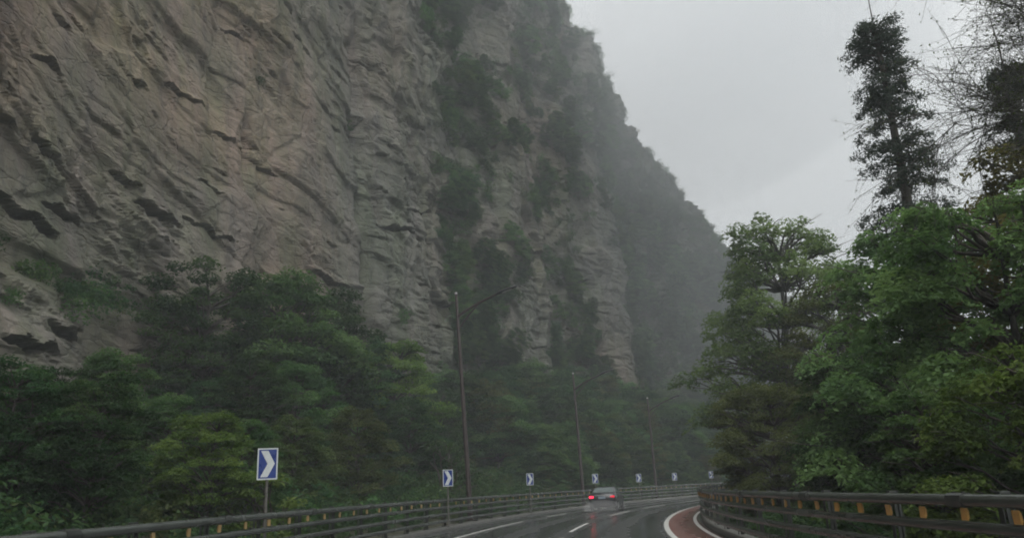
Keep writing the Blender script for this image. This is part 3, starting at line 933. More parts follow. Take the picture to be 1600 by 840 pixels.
def broadleaf(seed, height, width, base, n_cl, per, leaf, cl_r, leafmat, bark=BARK, flat=0.5, shape='dome', lean=(0, 0), stems=1, bright=0.5, gap=0.0, wid=0.5, droop=0.16):
    """Trunk mesh and crown mesh of one broadleaved tree; returns (trunk, crown)."""
    rng = np.random.default_rng(seed)
    tr = Build()
    cs, rs, tc = [], [], []
    lobes = rng.uniform(0, 2 * math.pi, 4)
    for i in range(n_cl):
        t = (i + rng.uniform(0, 1)) / n_cl
        if shape == 'dome': prof = 0.35 + 0.75 * math.sin(math.pi * min(1, 0.22 + 0.74 * t)) * (1 - 0.35 * t)
        elif shape == 'cone': prof = 1.0 - 0.82 * t
        elif shape == 'column': prof = 0.75 + 0.25 * math.sin(math.pi * t)
        elif shape == 'vase': prof = 0.4 + 0.7 * t * (1.25 - t) * 2
        else: prof = 1.0
        az = i * 2.399 + rng.uniform(-0.5, 0.5)
        irr = 1 + 0.28 * math.sin(2 * az + lobes[0]) * math.sin(5 * t + lobes[1]) + 0.18 * math.sin(3 * az + lobes[2] + 4 * t)
        rad = width * 0.5 * prof * irr * rng.uniform(0.42, 1.0) ** 0.6
        z = base + (height - base) * (0.04 + 0.94 * t)
        if rng.uniform() < gap: continue
        cs.append((lean[0] * t + rad * math.cos(az), lean[1] * t + rad * math.sin(az), z + rng.uniform(-0.3, 0.3)))
        rs.append(cl_r * rng.uniform(0.65, 1.3) * (1 - 0.25 * t))
        tc.append(bright + rng.normal(0, 0.27))
    top = np.array([lean[0] * 0.85, lean[1] * 0.85, base + (height - base) * 0.8])
    stem_tops = []
    for s in range(stems):
        off = np.array([rng.normal(0, 0.12 * (stems > 1)), rng.normal(0, 0.12 * (stems > 1)), -0.4])
        tp = top + np.array([rng.normal(0, 0.25), rng.normal(0, 0.25), 0]) * (1 if stems == 1 else width * 0.35)
        P = bend(off, tp, 0, 9, rng, 0.035)
        r0 = 0.017 * height / math.sqrt(stems) + 0.03
        tr.tube(P, np.linspace(r0, r0 * 0.25, 9) + np.array([r0 * 0.5] + [0] * 8), 9)
        stem_tops.append(P)
    for c in cs:
        P = stem_tops[rng.integers(stems)]
        zt = c[2] - 0.45 * math.hypot(c[0] - P[4, 0], c[1] - P[4, 1]) - 0.2
        i = int(np.argmin(abs(P[:, 2] - max(zt, base * 0.6))))
        i = max(1, i)
        B = bend(P[i], c, 0.06 * height * rng.uniform(-0.3, 1) * 0.5, 6, rng, 0.06)
        r0 = 0.0055 * height * rng.uniform(0.7, 1.2) + 0.012
        tr.tube(B, np.linspace(r0, 0.010, 6), 5, False)
        for _ in range(2):
            e = np.array(c) + rng.normal(size=3) * cl_r * np.array([0.6, 0.6, 0.25])
            tr.tube(bend(B[3], e, 0.1, 4, rng), np.linspace(r0 * 0.45, 0.006, 4), 4, False)
    trunk = tr.mesh('trunk', True); trunk.materials.append(bark)
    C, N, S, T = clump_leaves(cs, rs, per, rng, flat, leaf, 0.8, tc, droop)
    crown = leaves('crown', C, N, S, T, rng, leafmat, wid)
    return trunk, crown


def plant(name, meshes, loc, scale, rz, label, cat='tree', group=None, sz=None):
    root = empty(name, loc, rz)
    root.scale = (scale, scale, sz if sz else scale)
    link('trunk' if cat == 'tree' else 'stem', meshes[0], None, root)
    link('crown' if cat == 'tree' else 'foliage', meshes[1], None, root)
    tag(root, label, cat, group)
    return root


# prototypes, all about 8 m tall (bushes 2 m)
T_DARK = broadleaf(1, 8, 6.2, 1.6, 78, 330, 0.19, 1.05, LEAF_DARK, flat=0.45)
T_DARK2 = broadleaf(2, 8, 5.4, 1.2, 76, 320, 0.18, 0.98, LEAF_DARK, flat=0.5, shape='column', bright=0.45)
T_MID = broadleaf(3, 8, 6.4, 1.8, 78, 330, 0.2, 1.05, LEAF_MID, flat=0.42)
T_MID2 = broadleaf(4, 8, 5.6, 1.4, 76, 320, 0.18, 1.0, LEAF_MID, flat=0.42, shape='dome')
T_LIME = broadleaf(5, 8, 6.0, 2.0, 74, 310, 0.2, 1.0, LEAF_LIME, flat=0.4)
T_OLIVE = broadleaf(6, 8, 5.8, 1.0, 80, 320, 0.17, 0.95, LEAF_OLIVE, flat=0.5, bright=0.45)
B_DARK = broadleaf(11, 2.2, 2.6, 0.15, 24, 110, 0.12, 0.5, LEAF_DARK, flat=0.6, stems=4)
B_MID = broadleaf(12, 2.2, 2.4, 0.15, 22, 110, 0.12, 0.48, LEAF_MID, flat=0.55, stems=4)
B_OLIVE = broadleaf(13, 2.0, 2.5, 0.1, 22, 100, 0.11, 0.48, LEAF_OLIVE, flat=0.6, stems=4)
B_LIME = broadleaf(14, 2.0, 2.2, 0.2, 20, 100, 0.13, 0.45, LEAF_LIME, flat=0.4, stems=3)

# trees on the slope between guardrail and cliff: bearing of the top, arc radius, kind, label
LEFT_TREES = [
    (30, 650, 136.5, T_DARK, 'dark green tree at the left edge of the picture, low beneath the cliff'),
    (95, 600, 139.5, T_DARK2, 'dense dark tree beneath the black slot in the rock, far left'),
    (185, 545, 140.0, T_MID, 'broad rounded green tree standing before the pale rock at lower left'),
    (150, 660, 134.8, T_DARK, 'low spreading dark tree close behind the rail in the lower left corner'),
    (262, 625, 137.5, T_MID2, 'mid green tree just right of the bare rock patch at lower left'),
    (330, 415, 146.0, T_DARK2, 'dark tree clinging to the cliff foot left of the tallest slope tree'),
    (325, 600, 142.0, T_DARK, 'dark tree in shade directly beneath the ledge of shrubs'),
    (325, 682, 134.0, T_LIME, 'small tree with fresh green tips up and left of the nearest chevron sign'),
    (440, 425, 144.5, T_MID, 'tallest leafy tree of the slope reaching up over the bare rock'),
    (398, 560, 140.0, T_DARK, 'dark tree high above the nearest chevron sign'),
    (505, 458, 144.0, T_DARK, 'dark tree right beside the tallest slope tree, below the upright rock crack'),
    (470, 560, 139.5, T_MID2, 'tiered green tree in the middle of the wooded slope'),
    (610, 528, 141.0, T_LIME, 'tree with brighter green crown at the right end of the near slope'),
    (555, 528, 142.0, T_DARK2, 'dark tree left of the brighter green crown on the slope'),
    (560, 632, 135.5, T_OLIVE, 'rounded olive green tree halfway between the two nearest chevron signs'),
    (462, 645, 135.0, T_OLIVE, 'rounded olive green tree just right above the nearest chevron sign'),
    (385, 655, 134.4, T_MID2, 'green tree rising directly behind the nearest chevron sign'),
    (640, 620, 138.0, T_DARK, 'dark tree left of the second chevron sign'),
    (680, 610, 141.5, T_DARK2, 'dark tree between the lamp pole and the brighter slope crown'),
    (775, 625, 140.0, T_MID, 'green tree immediately right of the nearest lamp pole'),
    (820, 560, 144.5, T_MID2, 'hazy green tree under the tip of the nearest lamp'),
    (865, 600, 142.0, T_MID, 'hazy green tree left of the middle lamp pole'),
    (700, 690, 135.0, B_DARK, ''),
]
rng0 = random.Random(5)
for i, (u, v, r, proto, lab) in enumerate(LEFT_TREES):
    a, z, k = locate(u, v, r)
    gz = float(slope_z(r, a)) - 0.1
    if proto is B_DARK:
        plant('bush', proto, arc(r, a, gz), (z - gz) / 2.2, rng0.uniform(0, 6.28), 'dark bush directly behind the second chevron sign', 'bush')
    else:
        h = z - gz
        plant('slope_tree', proto, arc(r, a, gz), max(0.45, h / 8.2), rng0.uniform(0, 6.28), lab, 'tree', 'trees on the slope below the cliff')
a, z, k = locate(404, 735, 132.6)
plant('bush', B_LIME, arc(132.6, a, -0.1), (z + 0.1) / 2.0, 1.0, 'bright green leafy bush behind the post of the nearest chevron sign', 'bush')


# scattered growth: one object for what nobody could count
def scatter(name, P, rot, scl, idx, protos, label, cat):
    m = bpy.data.meshes.new(name)
    m.vertices.add(len(P)); m.vertices.foreach_set('co', np.asarray(P, np.float32).ravel())
    for an, ty, av in (('turn', 'FLOAT_VECTOR', rot), ('size', 'FLOAT', scl)):
        at = m.attributes.new(an, ty, 'POINT')
        at.data.foreach_set('vector' if ty == 'FLOAT_VECTOR' else 'value', np.asarray(av, np.float32).ravel())
    at = m.attributes.new('pick', 'INT', 'POINT'); at.data.foreach_set('value', np.asarray(idx, np.int32))
    o = link(name, m)
    g = bpy.data.node_groups.new(name, 'GeometryNodeTree')
    g.interface.new_socket('Geometry', in_out='INPUT', socket_type='NodeSocketGeometry')
    g.interface.new_socket('Geometry', in_out='OUTPUT', socket_type='NodeSocketGeometry')
    gi, go = g.nodes.new('NodeGroupInput'), g.nodes.new('NodeGroupOutput')
    iop = g.nodes.new('GeometryNodeInstanceOnPoints')
    jn = g.nodes.new('GeometryNodeJoinGeometry')
    for pm in reversed(protos):
        po = bpy.data.objects.new('foliage_piece', pm)
        oi = g.nodes.new('GeometryNodeObjectInfo'); oi.inputs['Object'].default_value = po
        ti = g.nodes.new('GeometryNodeGeometryToInstance')
        g.links.new(oi.outputs['Geometry'], ti.inputs[0]); g.links.new(ti.outputs[0], jn.inputs[0])
    g.links.new(gi.outputs[0], iop.inputs['Points']); g.links.new(jn.outputs[0], iop.inputs['Instance'])
    iop.inputs['Pick Instance'].default_value = True
    for an, ty, sk in (('turn', 'FLOAT_VECTOR', 'Rotation'), ('size', 'FLOAT', 'Scale'), ('pick', 'INT', 'Instance Index')):
        na = g.nodes.new('GeometryNodeInputNamedAttribute'); na.data_type = ty; na.inputs['Name'].default_value = an
        out = next(s for s in na.outputs if s.enabled and s.name == 'Attribute')
        if sk == 'Rotation':
            e2r = g.nodes.new('FunctionNodeEulerToRotation'); g.links.new(out, e2r.inputs[0]); out = e2r.outputs[0]
        g.links.new(out, iop.inputs[sk])
    g.links.new(iop.outputs[0], go.inputs[0])
    md = o.modifiers.new('growth', 'NODES'); md.node_group = g
    tag(o, label, cat, None, 'stuff')
    return o


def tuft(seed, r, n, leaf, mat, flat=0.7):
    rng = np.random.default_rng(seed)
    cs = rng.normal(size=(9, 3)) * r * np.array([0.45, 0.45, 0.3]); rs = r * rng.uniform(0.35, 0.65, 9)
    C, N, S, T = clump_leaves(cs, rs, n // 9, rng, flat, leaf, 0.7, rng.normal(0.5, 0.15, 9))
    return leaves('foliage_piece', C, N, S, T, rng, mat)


TUFTS = [tuft(31, 1.0, 420, 0.16, LEAF_DARK), tuft(32, 1.0, 420, 0.17, LEAF_MID), tuft(33, 1.0, 380, 0.15, LEAF_OLIVE), tuft(34, 1.0, 420, 0.17, LEAF_DARK, 0.5)]
rg = np.random.default_rng(77)
# undergrowth over the slope
n = 2600
aa = rg.uniform(-0.1, 0.75, n); rr = 131.6 + rg.uniform(0, 1, n) ** 0.9 * 17.5
P = np.stack([CX - rr * np.cos(aa), CY + rr * np.sin(aa), slope_z(rr, aa) + 0.25], 1)
size = rg.uniform(0.5, 1.35, n) * np.clip(0.45 + (rr - 131) / 5, 0.45, 1)
scatter('undergrowth', P, np.stack([rg.normal(0, .25, n), rg.normal(0, .25, n), rg.uniform(0, 6.28, n)], 1), size, rg.choice(4, n, p=[.4, .25, .15, .2]), TUFTS,
        'thick green undergrowth covering the slope below the cliff', 'undergrowth')
# woodland at the foot of the far wall
n = 520
aa = rg.uniform(0.44, 1.3, n); rr = 133.5 + rg.uniform(0, 1, n) * 16
P = np.stack([CX - rr * np.cos(aa), CY + rr * np.sin(aa), slope_z(rr, aa) - 0.3], 1)
scatter('far_woodland', P, np.stack([rg.normal(0, .06, n), rg.normal(0, .06, n), rg.uniform(0, 6.28, n)], 1), rg.uniform(0.45, 1.0, n) * np.clip(0.45 + (rr - 133) / 9, 0.4, 1.1), rg.choice(5, n, p=[.3, .2, .25, .15, .1]),
        [T_DARK[1], T_DARK2[1], T_MID[1], T_MID2[1], T_OLIVE[1]], 'hazy mass of woodland along the foot of the far cliff', 'woodland')
# shrubs rooted on the wall
n = 34000
ss = np.concatenate([rg.uniform(5, 62, n // 3), rg.uniform(62, 150, n - n // 3)]); zz = rg.uniform(5, 90, n)
rw, zf, vg, tp = wall_radius(ss, zz)
okv = (rg.uniform(0, 1, n) < vg ** 1.9 * 0.42) & (zz < tp + 1.0)
ss, rw, zf, vg = ss[okv], rw[okv], zf[okv], vg[okv]
n = len(ss); aw = ss / R_CLIFF
rw = rw - 0.1
P = np.stack([CX - rw * np.cos(aw), CY + rw * np.sin(aw), zf], 1)
pk = rg.choice(7, n, p=[.3, .22, .08, .16, .08, .08, .08])
pk = np.where((ss < 58) | (zf > np.interp(ss, TOP_S, TOP_Z) - 7), pk % 4, pk)
P[:, 2] -= np.where(pk > 3, 0.8, 0)
scatter('cliff_shrubs', P, np.stack([rg.normal(0, .3, n), rg.normal(0, .3, n), rg.uniform(0, 6.28, n)], 1), rg.uniform(0.3, 1.15, n) * np.where(ss > 62, 1.25, np.where(np.abs(zf - 12.3) < 1.6, 1.25, 0.75)) * np.where(pk > 3, 0.42, 1.0), pk, TUFTS + [T_DARK2[1], T_MID2[1], T_DARK[1]],
        'green shrubs and creepers growing in the gullies and ledges of the cliff', 'shrubs')

# ------------------------------------------------------------------ trees inside the bend (right)
def ground_right(x, y):
    r = math.hypot(x - CX, y - CY); a = math.atan2(y - CY, CX - x)
    return float(bank_z(np.array(r), np.array(a)))


def right_tree(name, u, v, dist, meshes, native_h, label, rz=0.0, sx=None):
    t = at_range(u, v, dist)
    gz = ground_right(t[0], t[1]) - 0.1
    sc = (t[2] - gz) / native_h
    return plant(name, meshes, (t[0], t[1], gz), sx or sc, rz, label, 'tree', None, sc)


R_A = broadleaf(41, 15, 8.8, 4.6, 165, 300, 0.19, 1.0, LEAF_PALE, BARK2, flat=0.5, shape='dome', gap=0.1, bright=0.62, droop=0.42)
right_tree('roadside_tree', 1205, 350, 47, R_A, 15, 'tall light green tree with airy crown at the inside of the bend', 0.6)
R_B = broadleaf(42, 8, 7.0, 0.9, 170, 330, 0.15, 0.85, LEAF_OLIVE, BARK, flat=0.5, bright=0.75)
right_tree('roadside_tree', 1190, 600, 34, R_B, 8, 'dense olive brown tree overhanging the far end of the right guardrail', 1.4)
R_C = broadleaf(43, 13, 7.0, 4.0, 100, 260, 0.17, 0.95, LEAF_OLIVE, BARK2, flat=0.48, gap=0.12, bright=0.6)
right_tree('roadside_tree', 1300, 430, 42, R_C, 13, 'thin olive tree with gaps of sky right of the tall airy tree', 2.0)
R_D = broadleaf(44, 9, 6.0, 0.8, 130, 320, 0.16, 0.9, LEAF_MID, BARK, flat=0.52, bright=0.4, droop=0.42)
right_tree('roadside_tree', 1320, 560, 27, R_D, 9, 'dark tree in shadow right of the olive brown tree behind the rail', 0.2)
R_E = broadleaf(45, 10, 6.2, 1.0, 125, 340, 0.17, 0.9, LEAF_PALE, BARK, flat=0.42, bright=0.5, droop=0.42)
right_tree('roadside_tree', 1405, 345, 27, R_E, 10, 'green tree at the foot of the tall conifer trunk', 3.0)
R_F = broadleaf(46, 9.5, 6.6, 0.8, 135, 420, 0.15, 0.9, LEAF_PALE, BARK, flat=0.42, bright=0.45, droop=0.42)
right_tree('roadside_tree', 1530, 300, 20, R_F, 9.5, 'big dark green tree filling the right side behind the guardrail', 0.4)
R_G = broadleaf(47, 5.0, 4.4, 0.6, 85, 320, 0.12, 0.62, LEAF_LIME, BARK, flat=0.36, bright=0.5, droop=0.42)
right_tree('roadside_tree', 1590, 530, 13.5, R_G, 5.0, 'small tree with pale green leaf sprays at the right edge', 0.0)
R_H = broadleaf(48, 4.2, 3.6, 0.3, 90, 280, 0.12, 0.55, LEAF_MID, BARK, flat=0.35, bright=0.55, stems=3)
right_tree('roadside_tree', 1440, 610, 15.5, R_H, 4.2, 'low leafy tree just behind the middle of the right guardrail', 1.0)
R_I = broadleaf(49, 10, 5.0, 4.0, 60, 300, 0.16, 0.8, LEAF_BROWN, BARK, flat=0.45, bright=0.5)
right_tree('roadside_tree', 1610, 245, 24, R_I, 10, 'tawny brown green crown at the upper right edge', 2.2)

# tall conifer
def conifer(seed, height, bare, width):
    rng = np.random.default_rng(seed)
    tr = Build()
    zz = np.linspace(-0.5, height, 16)
    wob = 0.05 * np.sin(zz * 0.6)
    P = np.stack([wob, 0.04 * np.cos(zz * 0.5), zz], 1)
    tr.tube(P, np.linspace(0.36, 0.08, 16), 10)
    lead = np.array([[P[-1, 0], P[-1, 1], height - 0.3], [P[-1, 0] - 0.02, P[-1, 1], height + 0.8], [P[-1, 0] + 0.03, P[-1, 1], height + 1.9]])
    tr.tube(lead, [0.03, 0.022, 0.012], 6)
    C, N, S, T = [], [], [], []
    z = bare
    while z < height - 0.1:
        t = (z - bare) / (height - bare)
        nb = rng.integers(6, 9)
        a0 = rng.uniform(0, 6.28)
        for b in range(nb):
            if rng.uniform() < 0.22: continue
            az = a0 + b * 6.283 / nb + rng.uniform(-0.3, 0.3)
            ln = width * 0.5 * (1.12 - 0.42 * t) * rng.uniform(0.55, 1.15)
            d = np.array([math.cos(az), math.sin(az), 0])
            k = 6
            tt = np.linspace(0, 1, k)
            br = np.stack([d[0] * ln * tt, d[1] * ln * tt, z + 0.22 * ln * np.sin(tt * 2.6) - 0.25 * ln * tt ** 2], 1) + np.array([np.interp(z, zz, wob), 0, 0])
            tr.tube(br, np.linspace(0.035, 0.008, k), 5, False)
            side = np.array([-d[1], d[0], 0])
            nt = int(6 + 10 * ln)
            tq = rng.uniform(0.2, 1.05, nt)
            ctr = np.stack([np.interp(tq, tt, br[:, c]) for c in range(3)], 1)
            ctr += side * (rng.uniform(-1, 1, nt) * 0.32 * ln * (1.1 - 0.6 * tq))[:, None] + rng.normal(0, 0.05, (nt, 3))
            for c in ctr:
                m = 13
                off = rng.normal(size=(m, 3)) * np.array([0.11, 0.11, 0.07])
                C.append(c + off); N.append(rng.normal(size=(m, 3)) * 0.6 + np.array([0, 0, 0.6])); S.append(rng.uniform(0.1, 0.19, m)); T.append(rng.normal(0.5, 0.2, m))
        z += rng.uniform(0.42, 0.85) * (1.0 if rng.uniform() > 0.25 or t > 0.75 else 1.6) * (1 - 0.45 * t)
    trunk = tr.mesh('trunk', True); trunk.materials.append(BARK)
    crown = leaves('crown', np.vstack(C), np.vstack(N), np.concatenate(S), np.concatenate(T), rng, LEAF_CONIFER, 0.35)
    return trunk, crown


CON = conifer(51, 20.5, 9.0, 3.2)
tp = at_range(1364, 40, 30.0)
gz = ground_right(tp[0], tp[1])
sc = (tp[2] - gz) / 20.5
plant('conifer_tree', CON, (tp[0], tp[1], gz), sc, 0.8, 'tall narrow dark conifer with bare tip standing against the sky', 'tree')
CON2 = conifer(52, 14, 7.0, 1.9)
tp = at_range(1572, 110, 38.0)
gz = ground_right(tp[0], tp[1])
plant('conifer_tree', CON2, (tp[0], tp[1], gz), (tp[2] - gz) / 14.0, 2.0, 'second faint conifer behind bare twigs at the upper right corner', 'tree')


# sparse tree of fine twigs, its stem beyond the right edge
def twig_tree(seed, height):
    rng = np.random.default_rng(seed)
    tr = Build()
    C = []
    P = bend((0, 0, -0.4), (-0.4, 0.2, height * 0.8), 0, 8, rng, 0.02)
    tr.tube(P, np.linspace(0.13, 0.05, 8), 8)
    def grow(p, d, ln, r, depth):
        k = 5
        q = [np.array(p)]
        dd = np.array(d, float)
        for i in range(k):
            dd = dd + rng.normal(size=3) * 0.13 + np.array([0, 0, 0.02 - 0.035 * (depth < 2)])
            dd /= np.linalg.norm(dd)
            q.append(q[-1] + dd * ln / k)
        q = np.array(q)
        tr.tube(q, np.linspace(r, r * 0.5, k + 1), 4 if depth < 2 else 6, False)
        if depth == 0:
            for _ in range(2):
                C.append(q[rng.integers(2, k + 1)] + rng.normal(0, 0.03, 3))
            return
        for i in range(1, k + 1):
            for _ in range(2 if depth > 1 else 1):
                nd = dd + rng.normal(size=3) * np.array([0.55, 0.55, 0.45])
                nd /= np.linalg.norm(nd)
                grow(q[i], nd, ln * rng.uniform(0.45, 0.7), r * 0.62, depth - 1)
    for i in range(11):
        z = rng.integers(4, 8)
        az = rng.uniform(2.4, 3.9) if i < 8 else rng.uniform(0, 6.28)
        grow(P[z], (math.cos(az), math.sin(az), rng.uniform(0.15, 0.8)), rng.uniform(2.0, 3.0), 0.017, 3)
    trunk = tr.mesh('trunk', True); trunk.materials.append(BARK2)
    C = np.array(C)
    n = len(C)
    crown = leaves('crown', C, rng.normal(size=(n, 3)) + np.array([0, 0, 0.6]), rng.uniform(0.035, 0.07, n), rng.normal(0.4, 0.2, n), rng, LEAF_OLIVE)
    return trunk, crown


TW = twig_tree(61, 11)
tp = at_range(1790, 60, 16.5)
gz = ground_right(tp[0], tp[1])
plant('twig_tree', TW, (tp[0], tp[1], gz), (tp[2] - gz) / 10.0, 0.15, 'sparse tree of fine bare twigs reaching in at the upper right corner', 'tree')

# growth under and behind the right-hand trees
n = 1500
aa = rg.uniform(-0.12, 0.75, n); rr = 118.0 - rg.uniform(0, 1, n) ** 1.2 * 26
P = np.stack([CX - rr * np.cos(aa), CY + rr * np.sin(aa), bank_z(rr, aa) + 0.35], 1)
sz = rg.uniform(0.6, 1.5, n) * np.clip(0.5 + (118 - rr) / 5, 0.5, 1.5)
scatter('bank_undergrowth', P, np.stack([rg.normal(0, .25, n), rg.normal(0, .25, n), rg.uniform(0, 6.28, n)], 1), sz, rg.choice(4, n, p=[.45, .2, .1, .25]), TUFTS,
        'dark bushes crowding behind the right guardrail under the trees', 'undergrowth')
n = 260
aa = rg.uniform(-0.1, 1.1, n); rr = 114 - rg.uniform(0, 1, n) * 55
far = rr < 104
P = np.stack([CX - rr * np.cos(aa), CY + rr * np.sin(aa), bank_z(rr, aa) - 0.4], 1)[far]
n = len(P)
scatter('bank_woodland', P, np.stack([0 * P[:, 0], 0 * P[:, 0], rg.uniform(0, 6.28, n)], 1), rg.uniform(0.7, 1.1, n), rg.choice(3, n), [T_DARK[1], T_DARK2[1], T_MID[1]],
        'dark woodland behind the roadside trees inside the bend', 'woodland')

# ------------------------------------------------------------------ the car ahead
def car(u, v, label):
    d = sight(u, v); k = EYE / -d[2]
    x, y = d[0] * k, d[1] * k
    a = math.atan2(y - CY, CX - x)
    root = empty('car', (x, y, 0.012), math.atan2(math.cos(a), math.sin(a)) + math.radians(6))     # local +x is forward
    BODY = simple('car_paint_dark', (0.03, 0.031, 0.034), 0.3, 0.1, 0.2, 2.0, 0.35)
    GLASS = simple('car_glass', (0.16, 0.19, 0.19), 0.08, 0, 0.2, 1.5, 1.0)
    TYRE = simple('tyre_rubber', (0.018, 0.018, 0.018), 0.7)
    RIM = simple('wheel_rim', (0.35, 0.36, 0.37), 0.3, 0.8, 0.1)
    CHROME = simple('chrome_strip', (0.7, 0.72, 0.72), 0.15, 0.9, 0.05)
    PLATE = simple('number_plate', (0.25, 0.3, 0.36), 0.4, 0, 0.1)
    TRIM = simple('black_trim', (0.02, 0.02, 0.02), 0.5)
    def ring(xp, w, z0, z1, tuck):
        zm = z0 + (z1 - z0) * 0.55
        return [(xp, s * yy, zz_) for s, seq in ((1, ((0.0, z0), (w * 0.82, z0), (w * 0.97, z0 + 0.1), (w, zm), (w * 0.985, z1 - 0.1), (w * tuck, z1), (0.0, z1 + 0.015))),
                (-1, ((w * tuck, z1), (w * 0.985, z1 - 0.1), (w, zm), (w * 0.97, z0 + 0.1), (w * 0.82, z0)))) for yy, zz_ in seq]
    st = [(-2.36, 0.70, 0.42, 0.78, 0.85), (-2.31, 0.79, 0.3, 0.98, 0.86), (-2.2, 0.85, 0.24, 1.06, 0.88), (-1.7, 0.90, 0.2, 1.08, 0.9), (-0.9, 0.91, 0.2, 1.03, 0.92), (0.2, 0.91, 0.2, 0.99, 0.92), (1.0, 0.905, 0.2, 0.96, 0.9),
          (1.7, 0.89, 0.22, 0.88, 0.86), (2.15, 0.82, 0.25, 0.76, 0.82), (2.35, 0.66, 0.35, 0.62, 0.8)]
    link('body', fix_normals(Build().loft([ring(*s) for s in st]).mesh('body', True)), BODY, root)
    # greenhouse: pillars and roof in body colour, panes set on it
    gh = [(-1.78, 0.72, 1.05, 1.08), (-1.55, 0.71, 1.04, 1.2), (-1.05, 0.66, 1.02, 1.43), (-0.5, 0.65, 1.0, 1.475), (0.1, 0.65, 0.98, 1.465), (0.45, 0.66, 0.97, 1.39), (1.05, 0.72, 0.94, 1.0)]
    sec = []
    for xp, w, z0, z1 in gh:
        b = w + 0.1
        sec.append([(xp, 0, z0 - 0.08), (xp, b, z0 - 0.08), (xp, w + (b - w) * 0.35, z0 + (z1 - z0) * 0.6), (xp, w - 0.04, z1 - 0.03), (xp, w - 0.16, z1), (xp, 0, z1 + 0.015),
                    (xp, -w + 0.16, z1), (xp, -w + 0.04, z1 - 0.03), (xp, -w - (b - w) * 0.35, z0 + (z1 - z0) * 0.6), (xp, -b, z0 - 0.08)])
    link('roof', fix_normals(Build().loft(sec).mesh('roof', True)), BODY, root)
    def pane(name, pts, n):
        n = np.array(n, float) / np.linalg.norm(n)
        P = np.array(pts, float)
        b = Build().add(np.vstack([P + n * 0.018, P - n * 0.03]), [[0, 1, 2, 3], [7, 6, 5, 4], [0, 4, 5, 1], [1, 5, 6, 2], [2, 6, 7, 3], [3, 7, 4, 0]])
        return link(name, fix_normals(b.mesh(name)), GLASS, root)
    pane('rear_window', [(-1.72, 0.66, 1.12), (-1.72, -0.66, 1.12), (-1.12, -0.54, 1.41), (-1.12, 0.54, 1.41)], (-0.45, 0, 0.9))
    pane('windscreen', [(0.98, -0.66, 1.04), (0.98, 0.66, 1.04), (0.5, 0.55, 1.37), (0.5, -0.55, 1.37)], (0.56, 0, 0.83))
    for s in (1, -1):
        pane('side_window', [(-1.15, s * 0.735, 1.08), (-0.32, s * 0.75, 1.06), (-0.32, s * 0.655, 1.4), (-0.95, s * 0.655, 1.38)], (0, s, 0.25))
        pane('side_window', [(-0.24, s * 0.75, 1.06), (0.75, s * 0.765, 1.03), (0.4, s * 0.66, 1.36), (-0.24, s * 0.655, 1.4)], (0, s, 0.25))
        link('mirror', bevel(Build().box((0.72, s * 0.97, 1.05), (0.12, 0.2, 0.13)).mesh('mirror'), 0.03, 2), BODY, root)
    for s, mt in ((1, glow('tail_light_glow', (1.0, 0.02, 0.06), 3.0, (0.3, 0.01, 0.015))), (-1, glow('tail_light_dimmer', (1.0, 0.02, 0.06), 0.6, (0.3, 0.01, 0.015)))):
        t = link('tail_light', bevel(Build().box((-2.31, s * 0.66, 0.86), (0.09, 0.3, 0.15)).mesh('tail_light'), 0.03, 2), mt, root)
    link('number_plate', bevel(Build().box((-2.368, 0, 0.82), (0.02, 0.46, 0.14)).mesh('number_plate'), 0.004, 1), PLATE, root)
    link('chrome_strip', bevel(Build().box((-2.335, 0, 0.945), (0.03, 0.95, 0.03)).mesh('chrome_strip'), 0.006, 1), CHROME, root)
    bp = Build()
    for s in (1,):
        bp.box((-2.33, 0, 0.42), (0.16, 1.5, 0.2))
    link('bumper', bevel(bp.mesh('bumper'), 0.05, 2), TRIM, root)
    for px in (-1.38, 1.4):
        for s in (1, -1):
            w = empty('wheel', (px, s * 0.8, 0.325)); w.parent = root
            th = np.linspace(0, 2 * math.pi, 24, endpoint=False)
            def disc(rad, yy): return [(rad * math.cos(q), yy, rad * math.sin(q)) for q in th]
            link('tyre', fix_normals(Build().loft([disc(0.22, -0.1), disc(0.3, -0.105), disc(0.325, -0.08), disc(0.325, 0.08), disc(0.3, 0.105), disc(0.22, 0.1)]).mesh('tyre', True)), TYRE, w)
            link('rim', fix_normals(Build().loft([disc(0.21, -0.108), disc(0.2, 0.108), disc(0.08, 0.115)]).mesh('rim', True)), RIM, w)
    tag(root, label, 'car')
    return root


CAR = car(950, 796, 'dark saloon car ahead on the wet road with red tail lights')

# ------------------------------------------------------------------ spray thrown up behind the car
def volume_material(name, dens, col, aniso=0.2):
    m = bpy.data.materials.new(name); m.use_nodes = True
    t = m.node_tree; t.nodes.clear()
    out = t.nodes.new('ShaderNodeOutputMaterial'); v = t.nodes.new('ShaderNodeVolumePrincipled')
    v.inputs['Color'].default_value = (*col, 1); v.inputs['Density'].default_value = dens
    v.inputs['Anisotropy'].default_value = aniso
    t.links.new(v.outputs[0], out.inputs['Volume'])
    return m


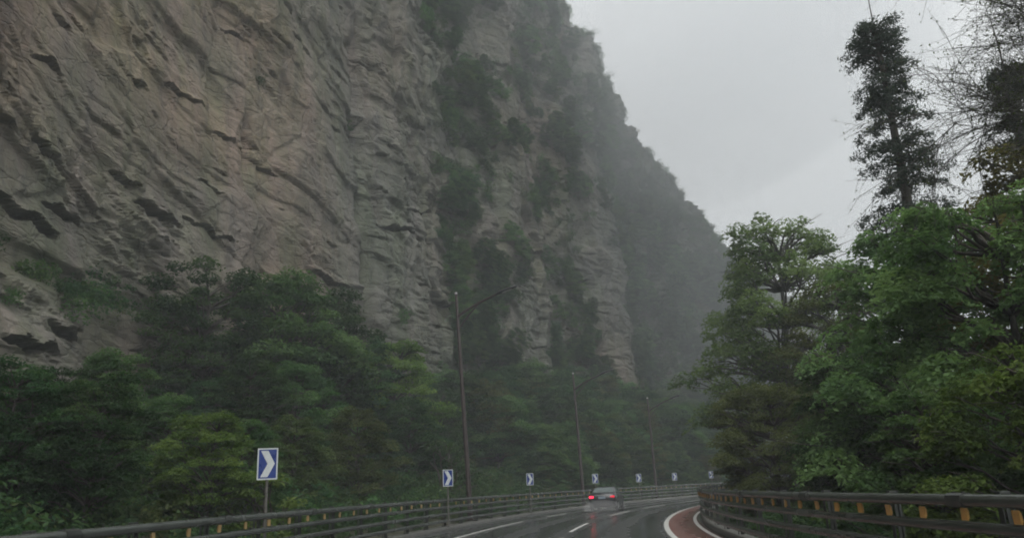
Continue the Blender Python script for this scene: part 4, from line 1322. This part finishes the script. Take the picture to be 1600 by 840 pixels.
sb = bmesh.new()
mw = Matrix.Translation(CAR.location) @ Matrix.Rotation(CAR.rotation_euler.z, 4, 'Z')
sr_ = random.Random(9)
for cx_, cy_, cz_, ax_, ay_, az_ in ((-2.6, -0.8, 0.22, 0.9, 0.3, 0.26), (-3.6, -0.85, 0.3, 1.1, 0.4, 0.34), (-2.7, 0.8, 0.2, 0.8, 0.28, 0.24), (-3.5, 0.7, 0.26, 1.0, 0.4, 0.3), (-4.9, -0.3, 0.36, 1.5, 1.1, 0.4), (-1.3, -1.15, 0.2, 0.9, 0.25, 0.22)):
    r_ = bmesh.ops.create_icosphere(sb, subdivisions=2, radius=1.0)
    for v_ in r_['verts']:
        q = 1 + sr_.uniform(-0.12, 0.12)
        v_.co = mw @ Vector((cx_ + v_.co.x * ax_ * q, cy_ + v_.co.y * ay_ * q, cz_ + max(v_.co.z * az_ * q, -cz_ + 0.02)))
sm = bpy.data.meshes.new('road_spray'); sb.to_mesh(sm); sb.free()
spray = link('road_spray', sm, volume_material('water_spray', 0.12, (0.95, 0.96, 0.97), 0.0))
tag(spray, 'pale water spray thrown up from the wet road behind the car', 'spray', None, 'stuff')

# ------------------------------------------------------------------ haze in the gorge
for cloud_c, cloud_r, cloud_d, cloud_l in (((42, 112, 46), (36, 26, 42), 0.0078, 'low bank of mist hanging before the far end of the cliff'),
                                           ((18, 108, 82), (58, 46, 38), 0.0066, 'grey cloud veiling the upper middle of the cliff')):
    bm = bmesh.new(); bmesh.ops.create_icosphere(bm, subdivisions=4, radius=1.0)
    for vtx in bm.verts:
        q = 1 + 0.18 * float(noise(np.array([vtx.co.x * 1.6 + 3]), np.array([vtx.co.y * 1.6 + vtx.co.z * 1.1]), 301)[0])
        vtx.co = Vector((vtx.co.x * cloud_r[0] * q + cloud_c[0], vtx.co.y * cloud_r[1] * q + cloud_c[1], vtx.co.z * cloud_r[2] * q + cloud_c[2]))
    mm = bpy.data.meshes.new('mist_bank'); bm.to_mesh(mm); bm.free()
    mist = link('mist_bank', mm, volume_material('low_cloud', cloud_d, (0.9, 0.94, 0.98), 0.0))
    tag(mist, cloud_l, 'mist', None, 'stuff')
hz = Build().box((60, 100, 63), (1300, 1300, 140)).mesh('haze')
fix_normals(hz)
haze = link('haze', hz, volume_material('rain_haze', 0.0015, (0.87, 0.92, 0.96), 0.0))
tag(haze, 'pale rain haze filling the gorge', None, None, 'stuff')
